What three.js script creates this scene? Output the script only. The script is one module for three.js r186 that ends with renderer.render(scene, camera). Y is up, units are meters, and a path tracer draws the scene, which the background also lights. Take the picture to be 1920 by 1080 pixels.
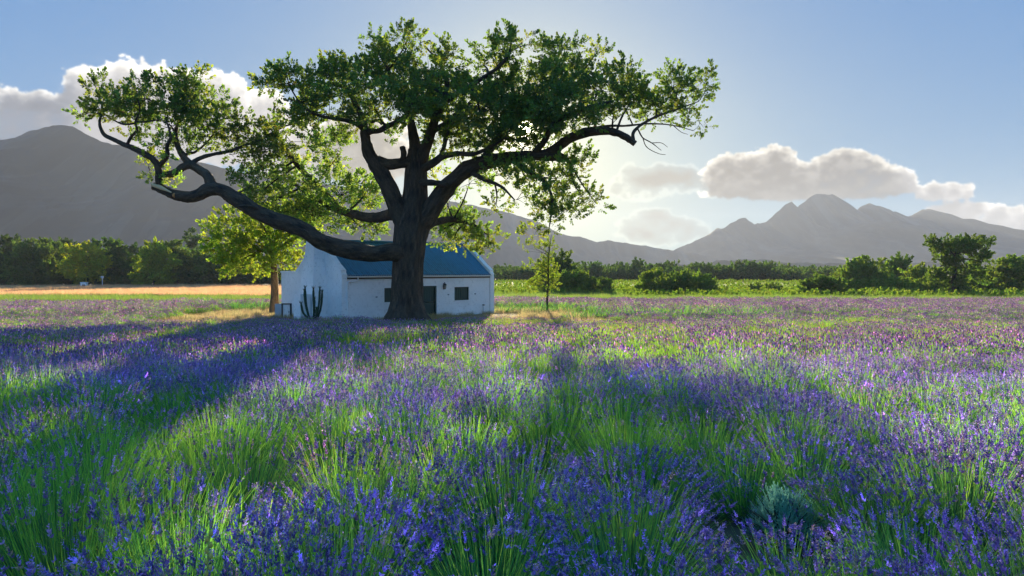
import * as THREE from 'three';
import { mergeGeometries } from 'three/addons/utils/BufferGeometryUtils.js';

// ------------------------------------------------------------------ camera, sky, sun, exposure
const scene = new THREE.Scene();
const F = 1400;                                   // focal length in pixels of a 1920 x 1080 frame
const EYE = new THREE.Vector3(0, 2.85, 0);
const camera = new THREE.PerspectiveCamera(2 * Math.atan(540 / F) * 180 / Math.PI, 16 / 9, 0.1, 12000);
camera.position.copy(EYE);
camera.rotation.x = -Math.atan(36 / F);
camera.updateMatrixWorld(true);
const renderer = new THREE.WebGLRenderer({ antialias: true });
renderer.toneMapping = THREE.LinearToneMapping;
renderer.toneMappingExposure = 3.3;
renderer.shadowMap.enabled = true;
const FOG = 1.75e-4;
scene.fog = new THREE.FogExp2(new THREE.Color().setRGB(0.9, 0.955, 1.0), FOG);

// a bearing read off the photograph, as a direction and as a point at a given distance ahead
const bearing = (px, py) => new THREE.Vector3((px - 960) / F, (540 - py) / F, -1).applyQuaternion(camera.quaternion);
const at = (px, py, d) => { const v = bearing(px, py); return v.multiplyScalar(d / -v.z).add(EYE); };
const SUN = bearing(985, 243).normalize();

// ---- random numbers and noise
function rng(seed) { let a = seed >>> 0; return () => { a = (a + 0x6D2B79F5) | 0; let t = Math.imul(a ^ (a >>> 15), 1 | a); t = (t + Math.imul(t ^ (t >>> 7), 61 | t)) ^ t; return ((t ^ (t >>> 14)) >>> 0) / 4294967296; }; }
const clamp = THREE.MathUtils.clamp, lerp = THREE.MathUtils.lerp, sstep = (a, b, x) => { const t = clamp((x - a) / (b - a), 0, 1); return t * t * (3 - 2 * t); };
function hash3(x, y, z) { let h = Math.imul(x, 374761393) ^ Math.imul(y, 668265263) ^ Math.imul(z, 2147483647 - 1274126177); h = Math.imul(h ^ (h >>> 13), 1274126177); return ((h ^ (h >>> 16)) >>> 0) / 4294967296; }
function noise(x, y, z = 0) {                      // value noise, 0..1
  const ix = Math.floor(x), iy = Math.floor(y), iz = Math.floor(z);
  let fx = x - ix, fy = y - iy, fz = z - iz; fx = fx * fx * (3 - 2 * fx); fy = fy * fy * (3 - 2 * fy); fz = fz * fz * (3 - 2 * fz);
  const l = (a, b, t) => a + (b - a) * t;
  const q = (k) => l(l(hash3(ix, iy, k), hash3(ix + 1, iy, k), fx), l(hash3(ix, iy + 1, k), hash3(ix + 1, iy + 1, k), fx), fy);
  return fz === 0 ? q(iz) : l(q(iz), q(iz + 1), fz);
}
function fbm(x, y, z = 0, o = 5) { let s = 0, a = 0.5, n = 0; for (let i = 0; i < o; i++) { s += a * noise(x, y, z); n += a; a *= 0.5; x = x * 2.03 + 17.1; y = y * 2.03 + 9.7; z = z * 2.03; } return s / n; }

// ---- the sky: blue air, a pale glow round the sun, cumulus low over the mountains
{
  const W = 4096, H = 2048, data = new Float32Array(W * H * 4);
  const deg = 180 / Math.PI;
  const ang = (px, py) => { const v = bearing(px, py).normalize(); return [Math.atan2(v.x, -v.z) * deg, Math.asin(v.y) * deg]; };
  const puffs = [];                                // [azimuth, elevation, half width, half height above, half height below, weight]
  const puff = (px, py, rx, ry, below = 0.55, w = 1) => { const [a, e] = ang(px, py); puffs.push([a, e, rx / 24.4, ry / 24.4, ry * below / 24.4, w]); };
  // the long cloud over the right-hand peaks and its torn pieces
  puff(1440, 334, 86, 48); puff(1370, 338, 54, 40); puff(1585, 338, 78, 48); puff(1650, 352, 58, 34); puff(1515, 357, 165, 22, 0.7); puff(1500, 335, 60, 30);
  puff(1765, 358, 45, 14, 1, 0.6);
  const wisps = [[1215, 340, 60, 34], [1270, 330, 50, 22], [1325, 345, 60, 26], [1235, 425, 78, 34], [1290, 438, 40, 20], [1180, 355, 40, 18]].map(([x, y, rx, ry]) => [...ang(x, y), rx / 24.4, ry / 24.4]);
  puff(1890, 410, 56, 20, 0.7, 0.5); puff(1770, 406, 36, 16, 0.8, 0.5); puff(1812, 392, 34, 9, 1, 0.35); puff(1970, 420, 60, 24, 0.6, 0.6);
  // the bank over the left-hand mountain
  puff(40, 232, 150, 50, 1.2); puff(60, 262, 190, 40, 1.3, 1.4); puff(215, 262, 100, 30, 1, 1.2); puff(-120, 225, 130, 42, 1.3); puff(110, 228, 80, 42, 1.2); puff(215, 195, 70, 62, 1.0); puff(300, 190, 95, 64, 1.0); puff(400, 205, 75, 60, 1.0); puff(345, 235, 130, 50, 1);
  puff(505, 205, 34, 34, 1, 0.8); puff(460, 262, 90, 40, 1, 0.9); puff(580, 285, 110, 60, 1, 0.8); puff(690, 275, 90, 50, 1, 0.6);
  const sunEl = Math.asin(SUN.y) * deg, sunAz = Math.atan2(SUN.x, -SUN.z) * deg;
  const cloud = (az, el, oct) => {                  // how deep inside a cloud that direction is
    let m = -1;
    for (const p of puffs) {
      const x = (az - p[0]) / p[2], dy = el - p[1], y = dy / (dy > 0 ? p[3] : p[4]);
      if (x * x + y * y < 3.2) { const v = (1 - x * x - y * y) * p[5]; m = m <= -1 ? v : Math.log(Math.exp(4 * m) + Math.exp(4 * v)) / 4; }
    }
    // beyond the frame the same kind of low cumulus goes on round the horizon
    const far = Math.min(1, Math.max(0, (Math.abs(az) - 37) / 6));
    if (far > 0) { const r = noise(az * 0.075 + 40, 3.3), b = 3.5 + 5 * noise(az * 0.05 + 11, 8.1), v = (r - 0.42) * 3 - Math.pow((el - b) / (el > b ? 3.2 : 1.7), 2); m = Math.max(m, far * v + (1 - far) * -1); }
    if (m < -0.95) return -1;
    return m + (fbm(az * 0.55 + 60, el * 0.8 + 20, 0, 3) - 0.5) * 1.1 + (0.5 - Math.abs(2 * fbm(az * 0.9 + 5, el * 1.2, 0, oct) - 1)) * 0.55 + (fbm(az * 3.1 + 5, el * 3.4, 0, oct) - 0.5) * 0.8;
  };
  for (let row = 0; row < H; row++) {
    const up = ((row + 0.5) / H - 0.5) * Math.PI, el = up * deg, y = Math.sin(up), cu = Math.cos(up);
    for (let col = 0; col < W; col++) {
      const i = (row * W + col) * 4;
      const round = ((col + 0.5) / W - 0.5) * 2 * Math.PI, x = Math.cos(round) * cu, z = Math.sin(round) * cu;
      const c = clamp(x * SUN.x + y * SUN.y + z * SUN.z, -1, 1), g = Math.acos(c) * deg, az = Math.atan2(x, -z) * deg, e = Math.max(0, el);
      const low = Math.exp(-e / 9), wide = Math.exp(-g / 22), near = Math.exp(-g / 8.5) * (el < sunEl ? 1 : lerp(1, 0.72, sstep(0, 8, el - sunEl)));
      const back = 1 + 0.7 * sstep(45, 120, g);      // brighter air opposite the sun, raised further to lift light on the shaded house
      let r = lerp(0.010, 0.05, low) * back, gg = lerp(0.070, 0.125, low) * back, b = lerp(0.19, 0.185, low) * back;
      r += 0.06 * wide + 0.30 * near; gg += 0.043 * wide + 0.24 * near; b += 0.075 * near;
      const haze = Math.exp(-Math.hypot((az - 4.5) / 1.5, el - 4.5) / 6.5);   // the bright low air under the sun
      r += 0.13 * haze; gg += 0.105 * haze; b += 0.04 * haze;
      const core = 20 * Math.exp(-((g / 0.42) ** 2)) + 1.1 * Math.exp(-((g / 1.6) ** 2));
      r += core; gg += core * 0.93; b += core * 0.75;
      if (el > 0 && el < 14 && az > 4 && az < 22) {   // torn thin pieces near the sun
        let t = -1; for (const p of wisps) { const q = 1 - ((az - p[0]) / p[2]) ** 2 - ((el - p[1]) / p[3]) ** 2; if (q > -0.6) t = Math.max(t, q); }
        t = clamp((t + (fbm(az * 0.8 + 9, el * 1.2 + 4, 0, 6) - 0.5) * 2.2) * 0.8, 0, 1) * sstep(-0.6, 0.3, t);
        if (t > 0) { const rim = Math.exp(-(((t - 0.12) / 0.12) ** 2)) * 0.07, a = 0.8 * t; r = lerp(r, 0.15, a) + rim; gg = lerp(gg, 0.13, a) + rim * 0.92; b = lerp(b, 0.105, a) + rim * 0.7; }
      }
      if (el > -1 && el < 20) {
        const d = cloud(az, el, 6);
        if (d > 0) {
          const a = sstep(0, 0.16, d);
          // the light that comes through: much at the thin rims, little through the deep middle and the flat base
          const up1 = Math.max(0, cloud(az, el + 0.45, 5)), up2 = Math.max(0, cloud(az + Math.sign(sunAz - az) * 0.4, el + 1.1, 4));
          const white = sstep(-31, -29.5, az) * sstep(-13, -17, az), bank = sstep(-29.5, -31, az) * sstep(-60, -40, az);
          const through = Math.exp(-(d * 1.0 + up1 * 1.5 + up2 * 1.3) * lerp(2.0, 0.8, white)), grain = fbm(az * 1.6 + 3, el * 2.4 + 8, 0, 5), bright = sstep(0.5, 0.66, grain) * Math.exp(-up2 * 1.2);
          const front = sstep(25, 140, g);          // clouds away from the sun are lit from the front
          const lit = lerp((Math.pow(through, 1.25) * (0.5 + 0.9 * grain) + 0.1 * bright * (1 - white)) * (0.33 + 0.22 * Math.exp(-g / 14)), 0.20 + 0.26 * through, front);
          const pale = 0.7 * sstep(26.6, 28.2, az) * sstep(44, 40, az), body = lerp((0.068 + 0.04 * Math.exp(-g / 16)) * lerp(1, 2.0, white), 0.17, pale);
          const cr = body * (0.72 + 0.56 * grain) * lerp(0.98, 0.86, bank) + 1.0 * lit + 0.2 * near, cg = body * (0.72 + 0.56 * grain) * 0.97 + 0.94 * lit + 0.15 * near, cb = body * (0.72 + 0.56 * grain) * lerp(1.04, 1.28, bank) + 0.80 * lit + 0.05 * near;
          r = lerp(r, cr, a); gg = lerp(gg, cg, a); b = lerp(b, cb, a);
        }
      }
      data[i] = r; data[i + 1] = gg; data[i + 2] = b; data[i + 3] = 1;
    }
  }
  const sky = new THREE.DataTexture(data, W, H, THREE.RGBAFormat, THREE.FloatType);
  sky.mapping = THREE.EquirectangularReflectionMapping; sky.magFilter = THREE.LinearFilter; sky.minFilter = THREE.LinearFilter; sky.needsUpdate = true; sky.name = 'sky';
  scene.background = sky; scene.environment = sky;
}
const sun = new THREE.DirectionalLight(new THREE.Color().setRGB(1.0, 0.83, 0.58), 5);
sun.name = 'sun';
sun.position.copy(SUN).multiplyScalar(220).add(new THREE.Vector3(0, 0, -50)); sun.target.position.set(0, 0, -50);
sun.castShadow = true; sun.shadow.mapSize.set(4096, 4096); sun.shadow.radius = 1.2;
Object.assign(sun.shadow.camera, { left: -120, right: 120, top: 70, bottom: -70, near: 1, far: 500 });
scene.add(sun, sun.target);

// ------------------------------------------------------------------ helpers
const rgb = (r, g, b) => new THREE.Color().setRGB(r, g, b);
const V = (x, y, z) => new THREE.Vector3(x, y, z);
const used = new Map();
function numbered(n) { const k = used.get(n) ?? 0; used.set(n, k + 1); return k ? n + '_' + String(k).padStart(3, '0') : n; }
function tag(o, label, category, group, kind) { if (label) o.userData.label = label; if (category) o.userData.category = category; if (group) o.userData.group = group; if (kind) o.userData.kind = kind; return o; }
function mesh(name, geo, mat, parent = scene) {
  const m = new THREE.Mesh(geo, mat); m.name = parent === scene ? numbered(name) : name; m.castShadow = m.receiveShadow = true;
  if (parent !== scene) { const n = parent.children.filter((c) => c.userData.kindName === name).length; m.userData.kindName = name; if (n) m.name = name + '_' + String(n).padStart(3, '0'); }
  parent.add(m); return m;
}
function thing(name, label, category, pos = [0, 0, 0], turn = 0, group) { const o = new THREE.Group(); o.name = numbered(name); o.position.set(...pos); o.rotation.y = turn; scene.add(o); return tag(o, label, category, group); }
function copies(name, geo, mat, list, parent) {      // list of [Matrix4, Color]
  const m = new THREE.InstancedMesh(geo, mat, list.length); m.name = name;
  list.forEach(([mx, c], i) => { m.setMatrixAt(i, mx); if (c) m.setColorAt(i, c); });
  m.castShadow = m.receiveShadow = true; m.userData.kind = 'stuff';
  const n = parent.children.filter((c) => c.userData.kindName === name).length; m.userData.kindName = name; if (n) m.name = name + '_' + String(n).padStart(3, '0');
  parent.add(m); return m;
}

// collects triangles with a colour each; no shared corners, so every face is flat
class Tris {
  constructor() { this.p = []; this.c = []; }
  tri(a, b, c, k) { this.p.push(a.x, a.y, a.z, b.x, b.y, b.z, c.x, c.y, c.z); for (let i = 0; i < 3; i++) this.c.push(k.r, k.g, k.b); }
  quad(a, b, c, d, k) { this.tri(a, b, c, k); this.tri(a, c, d, k); }
  geo() { const g = new THREE.BufferGeometry(); g.setAttribute('position', new THREE.BufferAttribute(new Float32Array(this.p), 3)); g.setAttribute('color', new THREE.BufferAttribute(new Float32Array(this.c), 3)); g.computeVertexNormals(); return g; }
}
// a tapering, slightly lumpy branch along points with radii; uv in metres
function branch(pts, radii, sides = 10, lump = 0.08, seed = 1, steps = 4, cap = true, shape = null) {
  const curve = new THREE.CatmullRomCurve3(pts, false, 'centripetal'), n = (pts.length - 1) * steps;
  const pos = [], uv = [], idx = [];
  let nrm = null, prev = null, len = 0;
  for (let i = 0; i <= n; i++) {
    const t = i / n, k = t * (pts.length - 1), j = Math.min(pts.length - 2, Math.floor(k));
    const p = curve.getPoint(t), tan = curve.getTangent(t), f = k - j, R = lerp(radii[j], radii[j + 1], f * f * (3 - 2 * f) * 0.5 + f * 0.5);
    if (!nrm) { nrm = Math.abs(tan.y) < 0.9 ? V(0, 1, 0) : V(0, 0, 1); }
    nrm.addScaledVector(tan, -nrm.dot(tan)).normalize();
    const bin = tan.clone().cross(nrm);
    if (prev) len += p.distanceTo(prev); prev = p.clone();
    for (let s = 0; s <= sides; s++) {
      const a = s % sides / sides * Math.PI * 2, ca = Math.cos(a), sa = Math.sin(a);
      let q = R * (1 + lump * (2 * noise(ca * 1.6 + seed * 7.3, sa * 1.6 + seed, len / Math.max(R, 0.02) * 0.45) - 1) + lump * 0.6 * (2 * noise(ca * 4 + seed, sa * 4, len / Math.max(R, 0.02) * 0.9 + 3) - 1));
      if (shape) q *= shape(a, p.y, len);
      pos.push(p.x + (nrm.x * ca + bin.x * sa) * q, p.y + (nrm.y * ca + bin.y * sa) * q, p.z + (nrm.z * ca + bin.z * sa) * q);
      uv.push(s / sides * Math.PI * 2 * Math.max(radii[0] * 0.7, 0.05), len);
    }
  }
  for (let i = 0; i < n; i++) for (let s = 0; s < sides; s++) { const a = i * (sides + 1) + s, b = a + 1, c = a + sides + 1, d = c + 1; idx.push(a, b, c, b, d, c); }
  if (cap) { const e = pos.length / 3, o = n * (sides + 1); pos.push(prev.x, prev.y, prev.z); uv.push(0, len); for (let s = 0; s < sides; s++) idx.push(o + s, o + s + 1, e); }
  const g = new THREE.BufferGeometry(); g.setAttribute('position', new THREE.BufferAttribute(new Float32Array(pos), 3)); g.setAttribute('uv', new THREE.BufferAttribute(new Float32Array(uv), 2)); g.setIndex(idx); g.computeVertexNormals();
  const N = g.attributes.normal;                    // close the seam
  for (let i = 0; i <= n; i++) { const a = i * (sides + 1), b = a + sides; const v = V(N.getX(a) + N.getX(b), N.getY(a) + N.getY(b), N.getZ(a) + N.getZ(b)).normalize(); N.setXYZ(a, v.x, v.y, v.z); N.setXYZ(b, v.x, v.y, v.z); }
  return g;
}
function boxGeo(x0, y0, z0, x1, y1, z1) { const g = new THREE.BoxGeometry(x1 - x0, y1 - y0, z1 - z0); g.translate((x0 + x1) / 2, (y0 + y1) / 2, (z0 + z1) / 2); return g; }
function texture(size, fn, srgb = true, rep = 1) {  // fn(u, v) gives [r, g, b] 0..1 or a grey number; tiles
  const d = new Uint8Array(size * size * 4);
  for (let y = 0; y < size; y++) for (let x = 0; x < size; x++) { const v = fn(x / size, y / size), i = (y * size + x) * 4; for (let c = 0; c < 3; c++) d[i + c] = 255 * clamp(Array.isArray(v) ? v[c] : v, 0, 1); d[i + 3] = 255; }
  const t = new THREE.DataTexture(d, size, size); t.magFilter = THREE.LinearFilter; t.wrapS = t.wrapT = THREE.RepeatWrapping; t.repeat.set(rep, rep); if (srgb) t.colorSpace = THREE.SRGBColorSpace; t.needsUpdate = true; return t;
}
const tile = (f) => (u, v) => { const s = (a, b) => f(a, b), w = (x) => x * x * (3 - 2 * x); const wu = w(u), wv = w(v); return lerp(lerp(s(u, v), s(u - 1, v), wu), lerp(s(u, v - 1), s(u - 1, v - 1), wu), wv); };

// ---- materials
const std = (o) => new THREE.MeshStandardMaterial({ roughness: 0.9, ...o });
const leafy = (t, o = {}) => new THREE.MeshPhysicalMaterial({ vertexColors: true, roughness: 1, transmission: t, thickness: 0, side: THREE.DoubleSide, specularIntensity: 0.35, ...o });
const barkBump = texture(512, tile((u, v) => { const w = fbm(u * 9, v * 2.2, 1, 4); return clamp(0.5 + 1.6 * (Math.abs(fbm(u * 14 + w * 2.2, v * 3.2 + 5, 2, 4) - 0.5)) - 0.35 + 0.25 * fbm(u * 40, v * 16, 3, 3), 0, 1); }), false, 0.7);
const barkMap = texture(512, tile((u, v) => fbm(u * 12, v * 4, 7, 5) * 0.75 + 0.25 * fbm(u * 50, v * 30, 2, 2)), true, 0.7);
const M = {
  bark: std({ name: 'oak_bark', color: rgb(0.29, 0.185, 0.10), map: barkMap, bumpMap: barkBump, bumpScale: 0.10 }),
  barkWarm: std({ name: 'warm_bark', color: rgb(0.62, 0.40, 0.20), map: barkMap, bumpMap: barkBump, bumpScale: 0.02 }),
  barkDark: std({ name: 'dark_bark', color: rgb(0.20, 0.16, 0.12), map: barkMap }),
  leaf: leafy(0.6, { name: 'leaves' }),
  stem: leafy(0.62, { name: 'stems' }),
};

// ------------------------------------------------------------------ the lie of the land
function land(x, z) {
  const d = -z;
  let y = d < 38 ? 1.2 * Math.pow(1 - Math.max(d, -20) / 38, 2) : 0;
  y -= 0.7 * sstep(44, 105, d);
  y += (noise(x * 0.09 + 50, d * 0.09) - 0.5) * 0.16 * sstep(3, 10, Math.abs(d - 44)) ;
  return y;
}
const soilMap = texture(1024, tile((u, v) => 0.45 + 0.4 * fbm(u * 10, v * 10, 4, 6) + 0.15 * fbm(u * 90, v * 90, 1, 2)), true, 0.125);
function sheet(xs, zs, lift, f = land) {             // a ground sheet over a grid of x and z
  const pos = [], uv = [], idx = [], nx = xs.length;
  for (const z of zs) for (const x of xs) { pos.push(x, f(x, z) + lift, z); uv.push(x, -z); }
  for (let j = 0; j < zs.length - 1; j++) for (let i = 0; i < nx - 1; i++) { const a = j * nx + i, b = a + 1, c = a + nx, d = c + 1; idx.push(a, b, c, b, d, c); }
  const g = new THREE.BufferGeometry(); g.setAttribute('position', new THREE.BufferAttribute(new Float32Array(pos), 3)); g.setAttribute('uv', new THREE.BufferAttribute(new Float32Array(uv), 2)); g.setIndex(idx); g.computeVertexNormals(); return g;
}
const range = (a, b, n) => Array.from({ length: n + 1 }, (_, i) => a + (b - a) * i / n);
const spread = [-3300, -1500, -700, -350, -200, ...range(-140, 140, 140), 200, 350, 700, 1500, 3300];
{
  const zs = [300, 100, 40, ...range(16, -140, 156), -170, -220, -350, -700, -1500, -3300];
  tag(mesh('ground', sheet(spread, zs, 0), std({ name: 'soil', color: rgb(0.20, 0.155, 0.10), map: soilMap, roughness: 1 })), null, null, null, 'structure');
  const field = (name, x0, x1, d0, d1, color, lift) => tag(mesh(name, sheet(range(x0, x1, 60), range(-d0, -d1, 60), lift), std({ name, color, map: soilMap, roughness: 1 })), null, null, null, 'structure');
  field('wheat_field', -170, -10, 88, 176, rgb(0.72, 0.46, 0.25), 0.05);
  field('grass_strip', -120, -12, 62, 88, rgb(0.22, 0.30, 0.06), 0.045);
  field('meadow', -6, 170, 62, 190, rgb(0.20, 0.28, 0.06), 0.04);
  field('bare_path', -5, 14, 88, 94, rgb(0.72, 0.46, 0.30), 0.08);
  field('yard', -19, 6, 37.5, 53, rgb(0.46, 0.35, 0.19), 0.03);
}

// ------------------------------------------------------------------ mountains
const rockMap = texture(512, tile((u, v) => 0.15 + 0.9 * Math.pow(fbm(u * 7, v * 7, 9, 6), 1.3) + (fbm(u * 22, v * 22, 3, 4) > 0.56 ? 0.2 : 0)), true, 0.004);
function mountain(name, label, profile, dist, front, back, color, rough, jag = 5) {
  // profile: [px, py] of the crest; dist(px): how far that part of the crest is
  const n = 620, m = 34, pos = [], uv = [], idx = [], px0 = profile[0][0], px1 = profile[profile.length - 1][0];
  const crest = (px) => { let k = 0; while (k < profile.length - 2 && profile[k + 1][0] < px) k++; const [a, ya] = profile[k], [b, yb] = profile[k + 1]; return lerp(ya, yb, clamp((px - a) / (b - a), 0, 1)); };
  for (let i = 0; i <= n; i++) {
    const px = lerp(px0, px1, i / n), d = dist(px), p = at(px, crest(px) + (fbm(px * 0.07, dist(0) * 0.01, 0, 4) - 0.5) * jag, d), h = p.y + 3;
    const edge = Math.min(1, Math.min(i, n - i) / 6);
    for (let j = 0; j <= m; j++) {
      const u = j / m * 2 - 1, w = Math.abs(u);     // -1 the foot on this side, 0 the crest, 1 the far foot
      const reach = (u < 0 ? front : back) * clamp(h / 150, 0.16, 1), z = p.z - u * reach, x = p.x * (1 - u * (u < 0 ? reach / d * 0.25 : 0));
      const spur = Math.abs(2 * fbm(x / rough, z / (rough * 2.4), 5, 5) - 1), gul = fbm(x / (rough * 0.25), z / (rough * 0.5), 8, 4);
      let y = h * Math.pow(1 - w, 0.95 + 0.4 * spur) * (1 - (0.75 * spur + 0.4 * (gul - 0.3)) * Math.min(1, w * 4) * (1 - w));
      y = y * edge - 3;
      pos.push(x, y, z); uv.push(x, y + z * 0.6);
    }
  }
  for (let i = 0; i < n; i++) for (let j = 0; j < m; j++) { const a = i * (m + 1) + j, b = a + 1, c = a + m + 1, d = c + 1; idx.push(a, c, b, b, c, d); }
  const g = new THREE.BufferGeometry(); g.setAttribute('position', new THREE.BufferAttribute(new Float32Array(pos), 3)); g.setAttribute('uv', new THREE.BufferAttribute(new Float32Array(uv), 2)); g.setIndex(idx); g.computeVertexNormals();
  return tag(mesh(name, g, std({ name, color, map: rockMap, roughness: 1 })), label, null, null, 'structure');
}
mountain('mountain', 'dark broad mountain behind the trees on the left, its ridge running down to the right behind the oak',
  [[-900, 420], [-600, 330], [-350, 300], [-150, 285], [0, 262], [28, 258], [50, 247], [80, 239], [100, 235], [119, 234], [136, 236], [158, 250], [192, 266], [211, 271], [250, 276], [300, 292], [380, 305], [480, 330], [600, 345], [720, 360], [870, 382], [950, 398], [1000, 412], [1051, 438], [1090, 445], [1119, 454], [1140, 451], [1180, 456], [1240, 466], [1300, 475], [1370, 490], [1440, 489], [1500, 496], [1560, 502]],
  (px) => 950 + 1250 * sstep(100, 1300, px), 520, 500, rgb(0.07, 0.075, 0.06), 170);
mountain('hill', 'low flat hazy hill at the foot of the jagged peaks',
  [[1180, 504], [1250, 497], [1330, 492], [1370, 488], [1392, 486], [1440, 487], [1455, 490], [1490, 493], [1600, 494], [1760, 492], [1950, 490], [2200, 492], [2400, 503]], () => 1300, 120, 200, rgb(0.06, 0.075, 0.05), 90);
mountain('mountain', 'jagged blue-grey peaks on the right under the long cloud',
  [[1120, 500], [1200, 488], [1268, 468], [1300, 452], [1340, 432], [1360, 424], [1380, 414], [1397, 406], [1414, 421], [1424, 421], [1436, 416], [1459, 397], [1473, 383], [1485, 379], [1493, 392], [1501, 386], [1515, 371], [1529, 364], [1549, 365], [1560, 362], [1577, 375], [1594, 388], [1605, 397], [1613, 388], [1633, 382], [1650, 386], [1661, 393], [1678, 396], [1698, 407], [1717, 397], [1743, 393], [1757, 398], [1774, 410], [1802, 427], [1819, 430], [1841, 429], [1852, 425], [1864, 431], [1886, 441], [1920, 452], [2000, 466], [2100, 470], [2250, 455], [2400, 470], [2700, 500]],
  () => 2500, 900, 600, rgb(0.065, 0.065, 0.06), 260, 9);

// ------------------------------------------------------------------ foliage
// a twig with lobed leaves; size 1 is a twig of about half a metre
function spray(seed, n, leafSize, tone) {
  const r = rng(seed), t = new Tris(), wood = rgb(0.13, 0.10, 0.06);
  const pt = (s) => V(0.05 * Math.sin(s * 4 + seed), s * 0.5, 0.05 * Math.cos(s * 3 + seed) - 0.08 * s * s);
  for (let i = 0; i < 3; i++) { const a = pt(i / 3), b = pt((i + 1) / 3), w = 0.006; t.quad(V(a.x - w, a.y, a.z), V(a.x + w, a.y, a.z), V(b.x + w, b.y, b.z), V(b.x - w, b.y, b.z), wood); }
  for (let i = 0; i < n; i++) {
    const s = 0.15 + 0.85 * Math.pow(i / (n - 1), 0.8), o = pt(s), turn = i * 2.4 + r() * 1.2, tilt = lerp(1.35, 0.35, s) + (r() - 0.5) * 0.7;
    const dir = V(Math.sin(tilt) * Math.cos(turn), Math.cos(tilt), Math.sin(tilt) * Math.sin(turn)).normalize();
    const side = V(r() - 0.5, r() - 0.5, r() - 0.5).cross(dir).normalize(), nor = side.clone().cross(dir);
    const L = leafSize * (0.7 + 0.6 * r()), Wd = L * (0.26 + 0.12 * r()), curl = (r() - 0.5) * 0.5;
    const P = (u, v) => o.clone().addScaledVector(dir, 0.03 + u * L).addScaledVector(side, v * Wd).addScaledVector(nor, curl * L * u * u + Math.abs(v) * 0.18 * Wd);
    const k = tone(r);
    const tip = P(1, 0), b = P(0, 0), m = P(0.55, 0), l1 = P(0.35, 0.8), l2 = P(0.72, 1), r1 = P(0.35, -0.8), r2 = P(0.72, -1);
    t.tri(b, l1, m, k); t.tri(m, l2, tip, k); t.tri(l1, l2, m, k); t.tri(b, m, r1, k); t.tri(m, tip, r2, k); t.tri(r1, m, r2, k);
  }
  return t.geo();
}
const greenTone = (r) => { const v = 0.75 + 0.5 * r(); return rgb(0.115 * v + 0.04 * r(), 0.215 * v, 0.03 * v); };
const oakSprays = [spray(11, 19, 0.135, greenTone), spray(12, 18, 0.15, greenTone), spray(13, 21, 0.125, greenTone)];
const bushSprays = [spray(21, 22, 0.16, greenTone), spray(22, 20, 0.18, greenTone)];
const Y = V(0, 1, 0);
function posed(p, dir, roll, s) { const q = new THREE.Quaternion().setFromUnitVectors(Y, dir.clone().normalize()); q.multiply(new THREE.Quaternion().setFromAxisAngle(Y, roll)); return new THREE.Matrix4().compose(p, q, V(s, s, s)); }
// leaves gathered in clumps through an ellipsoid; returns the clump centres for the twigs
function fillEllipsoid(list, r, c, rad, clumps, per, clumpR, size, tint, keep) {
  const centres = [];
  for (let i = 0; i < clumps; i++) {
    const u = V(r() * 2 - 1, r() * 2 - 1, r() * 2 - 1); if (u.lengthSq() > 1) { i--; continue; }
    u.setLength(Math.pow(u.length(), 0.55));
    const cc = V(c.x + u.x * rad.x, c.y + u.y * rad.y, c.z + u.z * rad.z);
    if (keep && !keep(cc)) continue;
    centres.push(cc);
    const tone = tint(r);
    for (let k = 0; k < per; k++) {
      const w = V(r() - 0.5, (r() - 0.5) * 0.8, r() - 0.5).multiplyScalar(2 * clumpR * (0.4 + 0.6 * r()));
      const p = cc.clone().add(w); if (keep && !keep(p)) continue;
      const dir = w.clone().normalize().multiplyScalar(0.8).add(u.clone().multiplyScalar(0.5)).add(V(r() - 0.5, 0.25 + r() * 0.5, r() - 0.5));
      list.push([posed(p, dir, r() * 6.28, size * (0.7 + 0.6 * r())), tone.clone().multiplyScalar(0.85 + 0.3 * r())]);
    }
  }
  return centres;
}
function addFoliage(list, geos, mat, parent) { geos.forEach((g, i) => { const part = list.filter((_, k) => k % geos.length === i); if (part.length) copies('foliage', g, mat, part, parent); }); }

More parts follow.
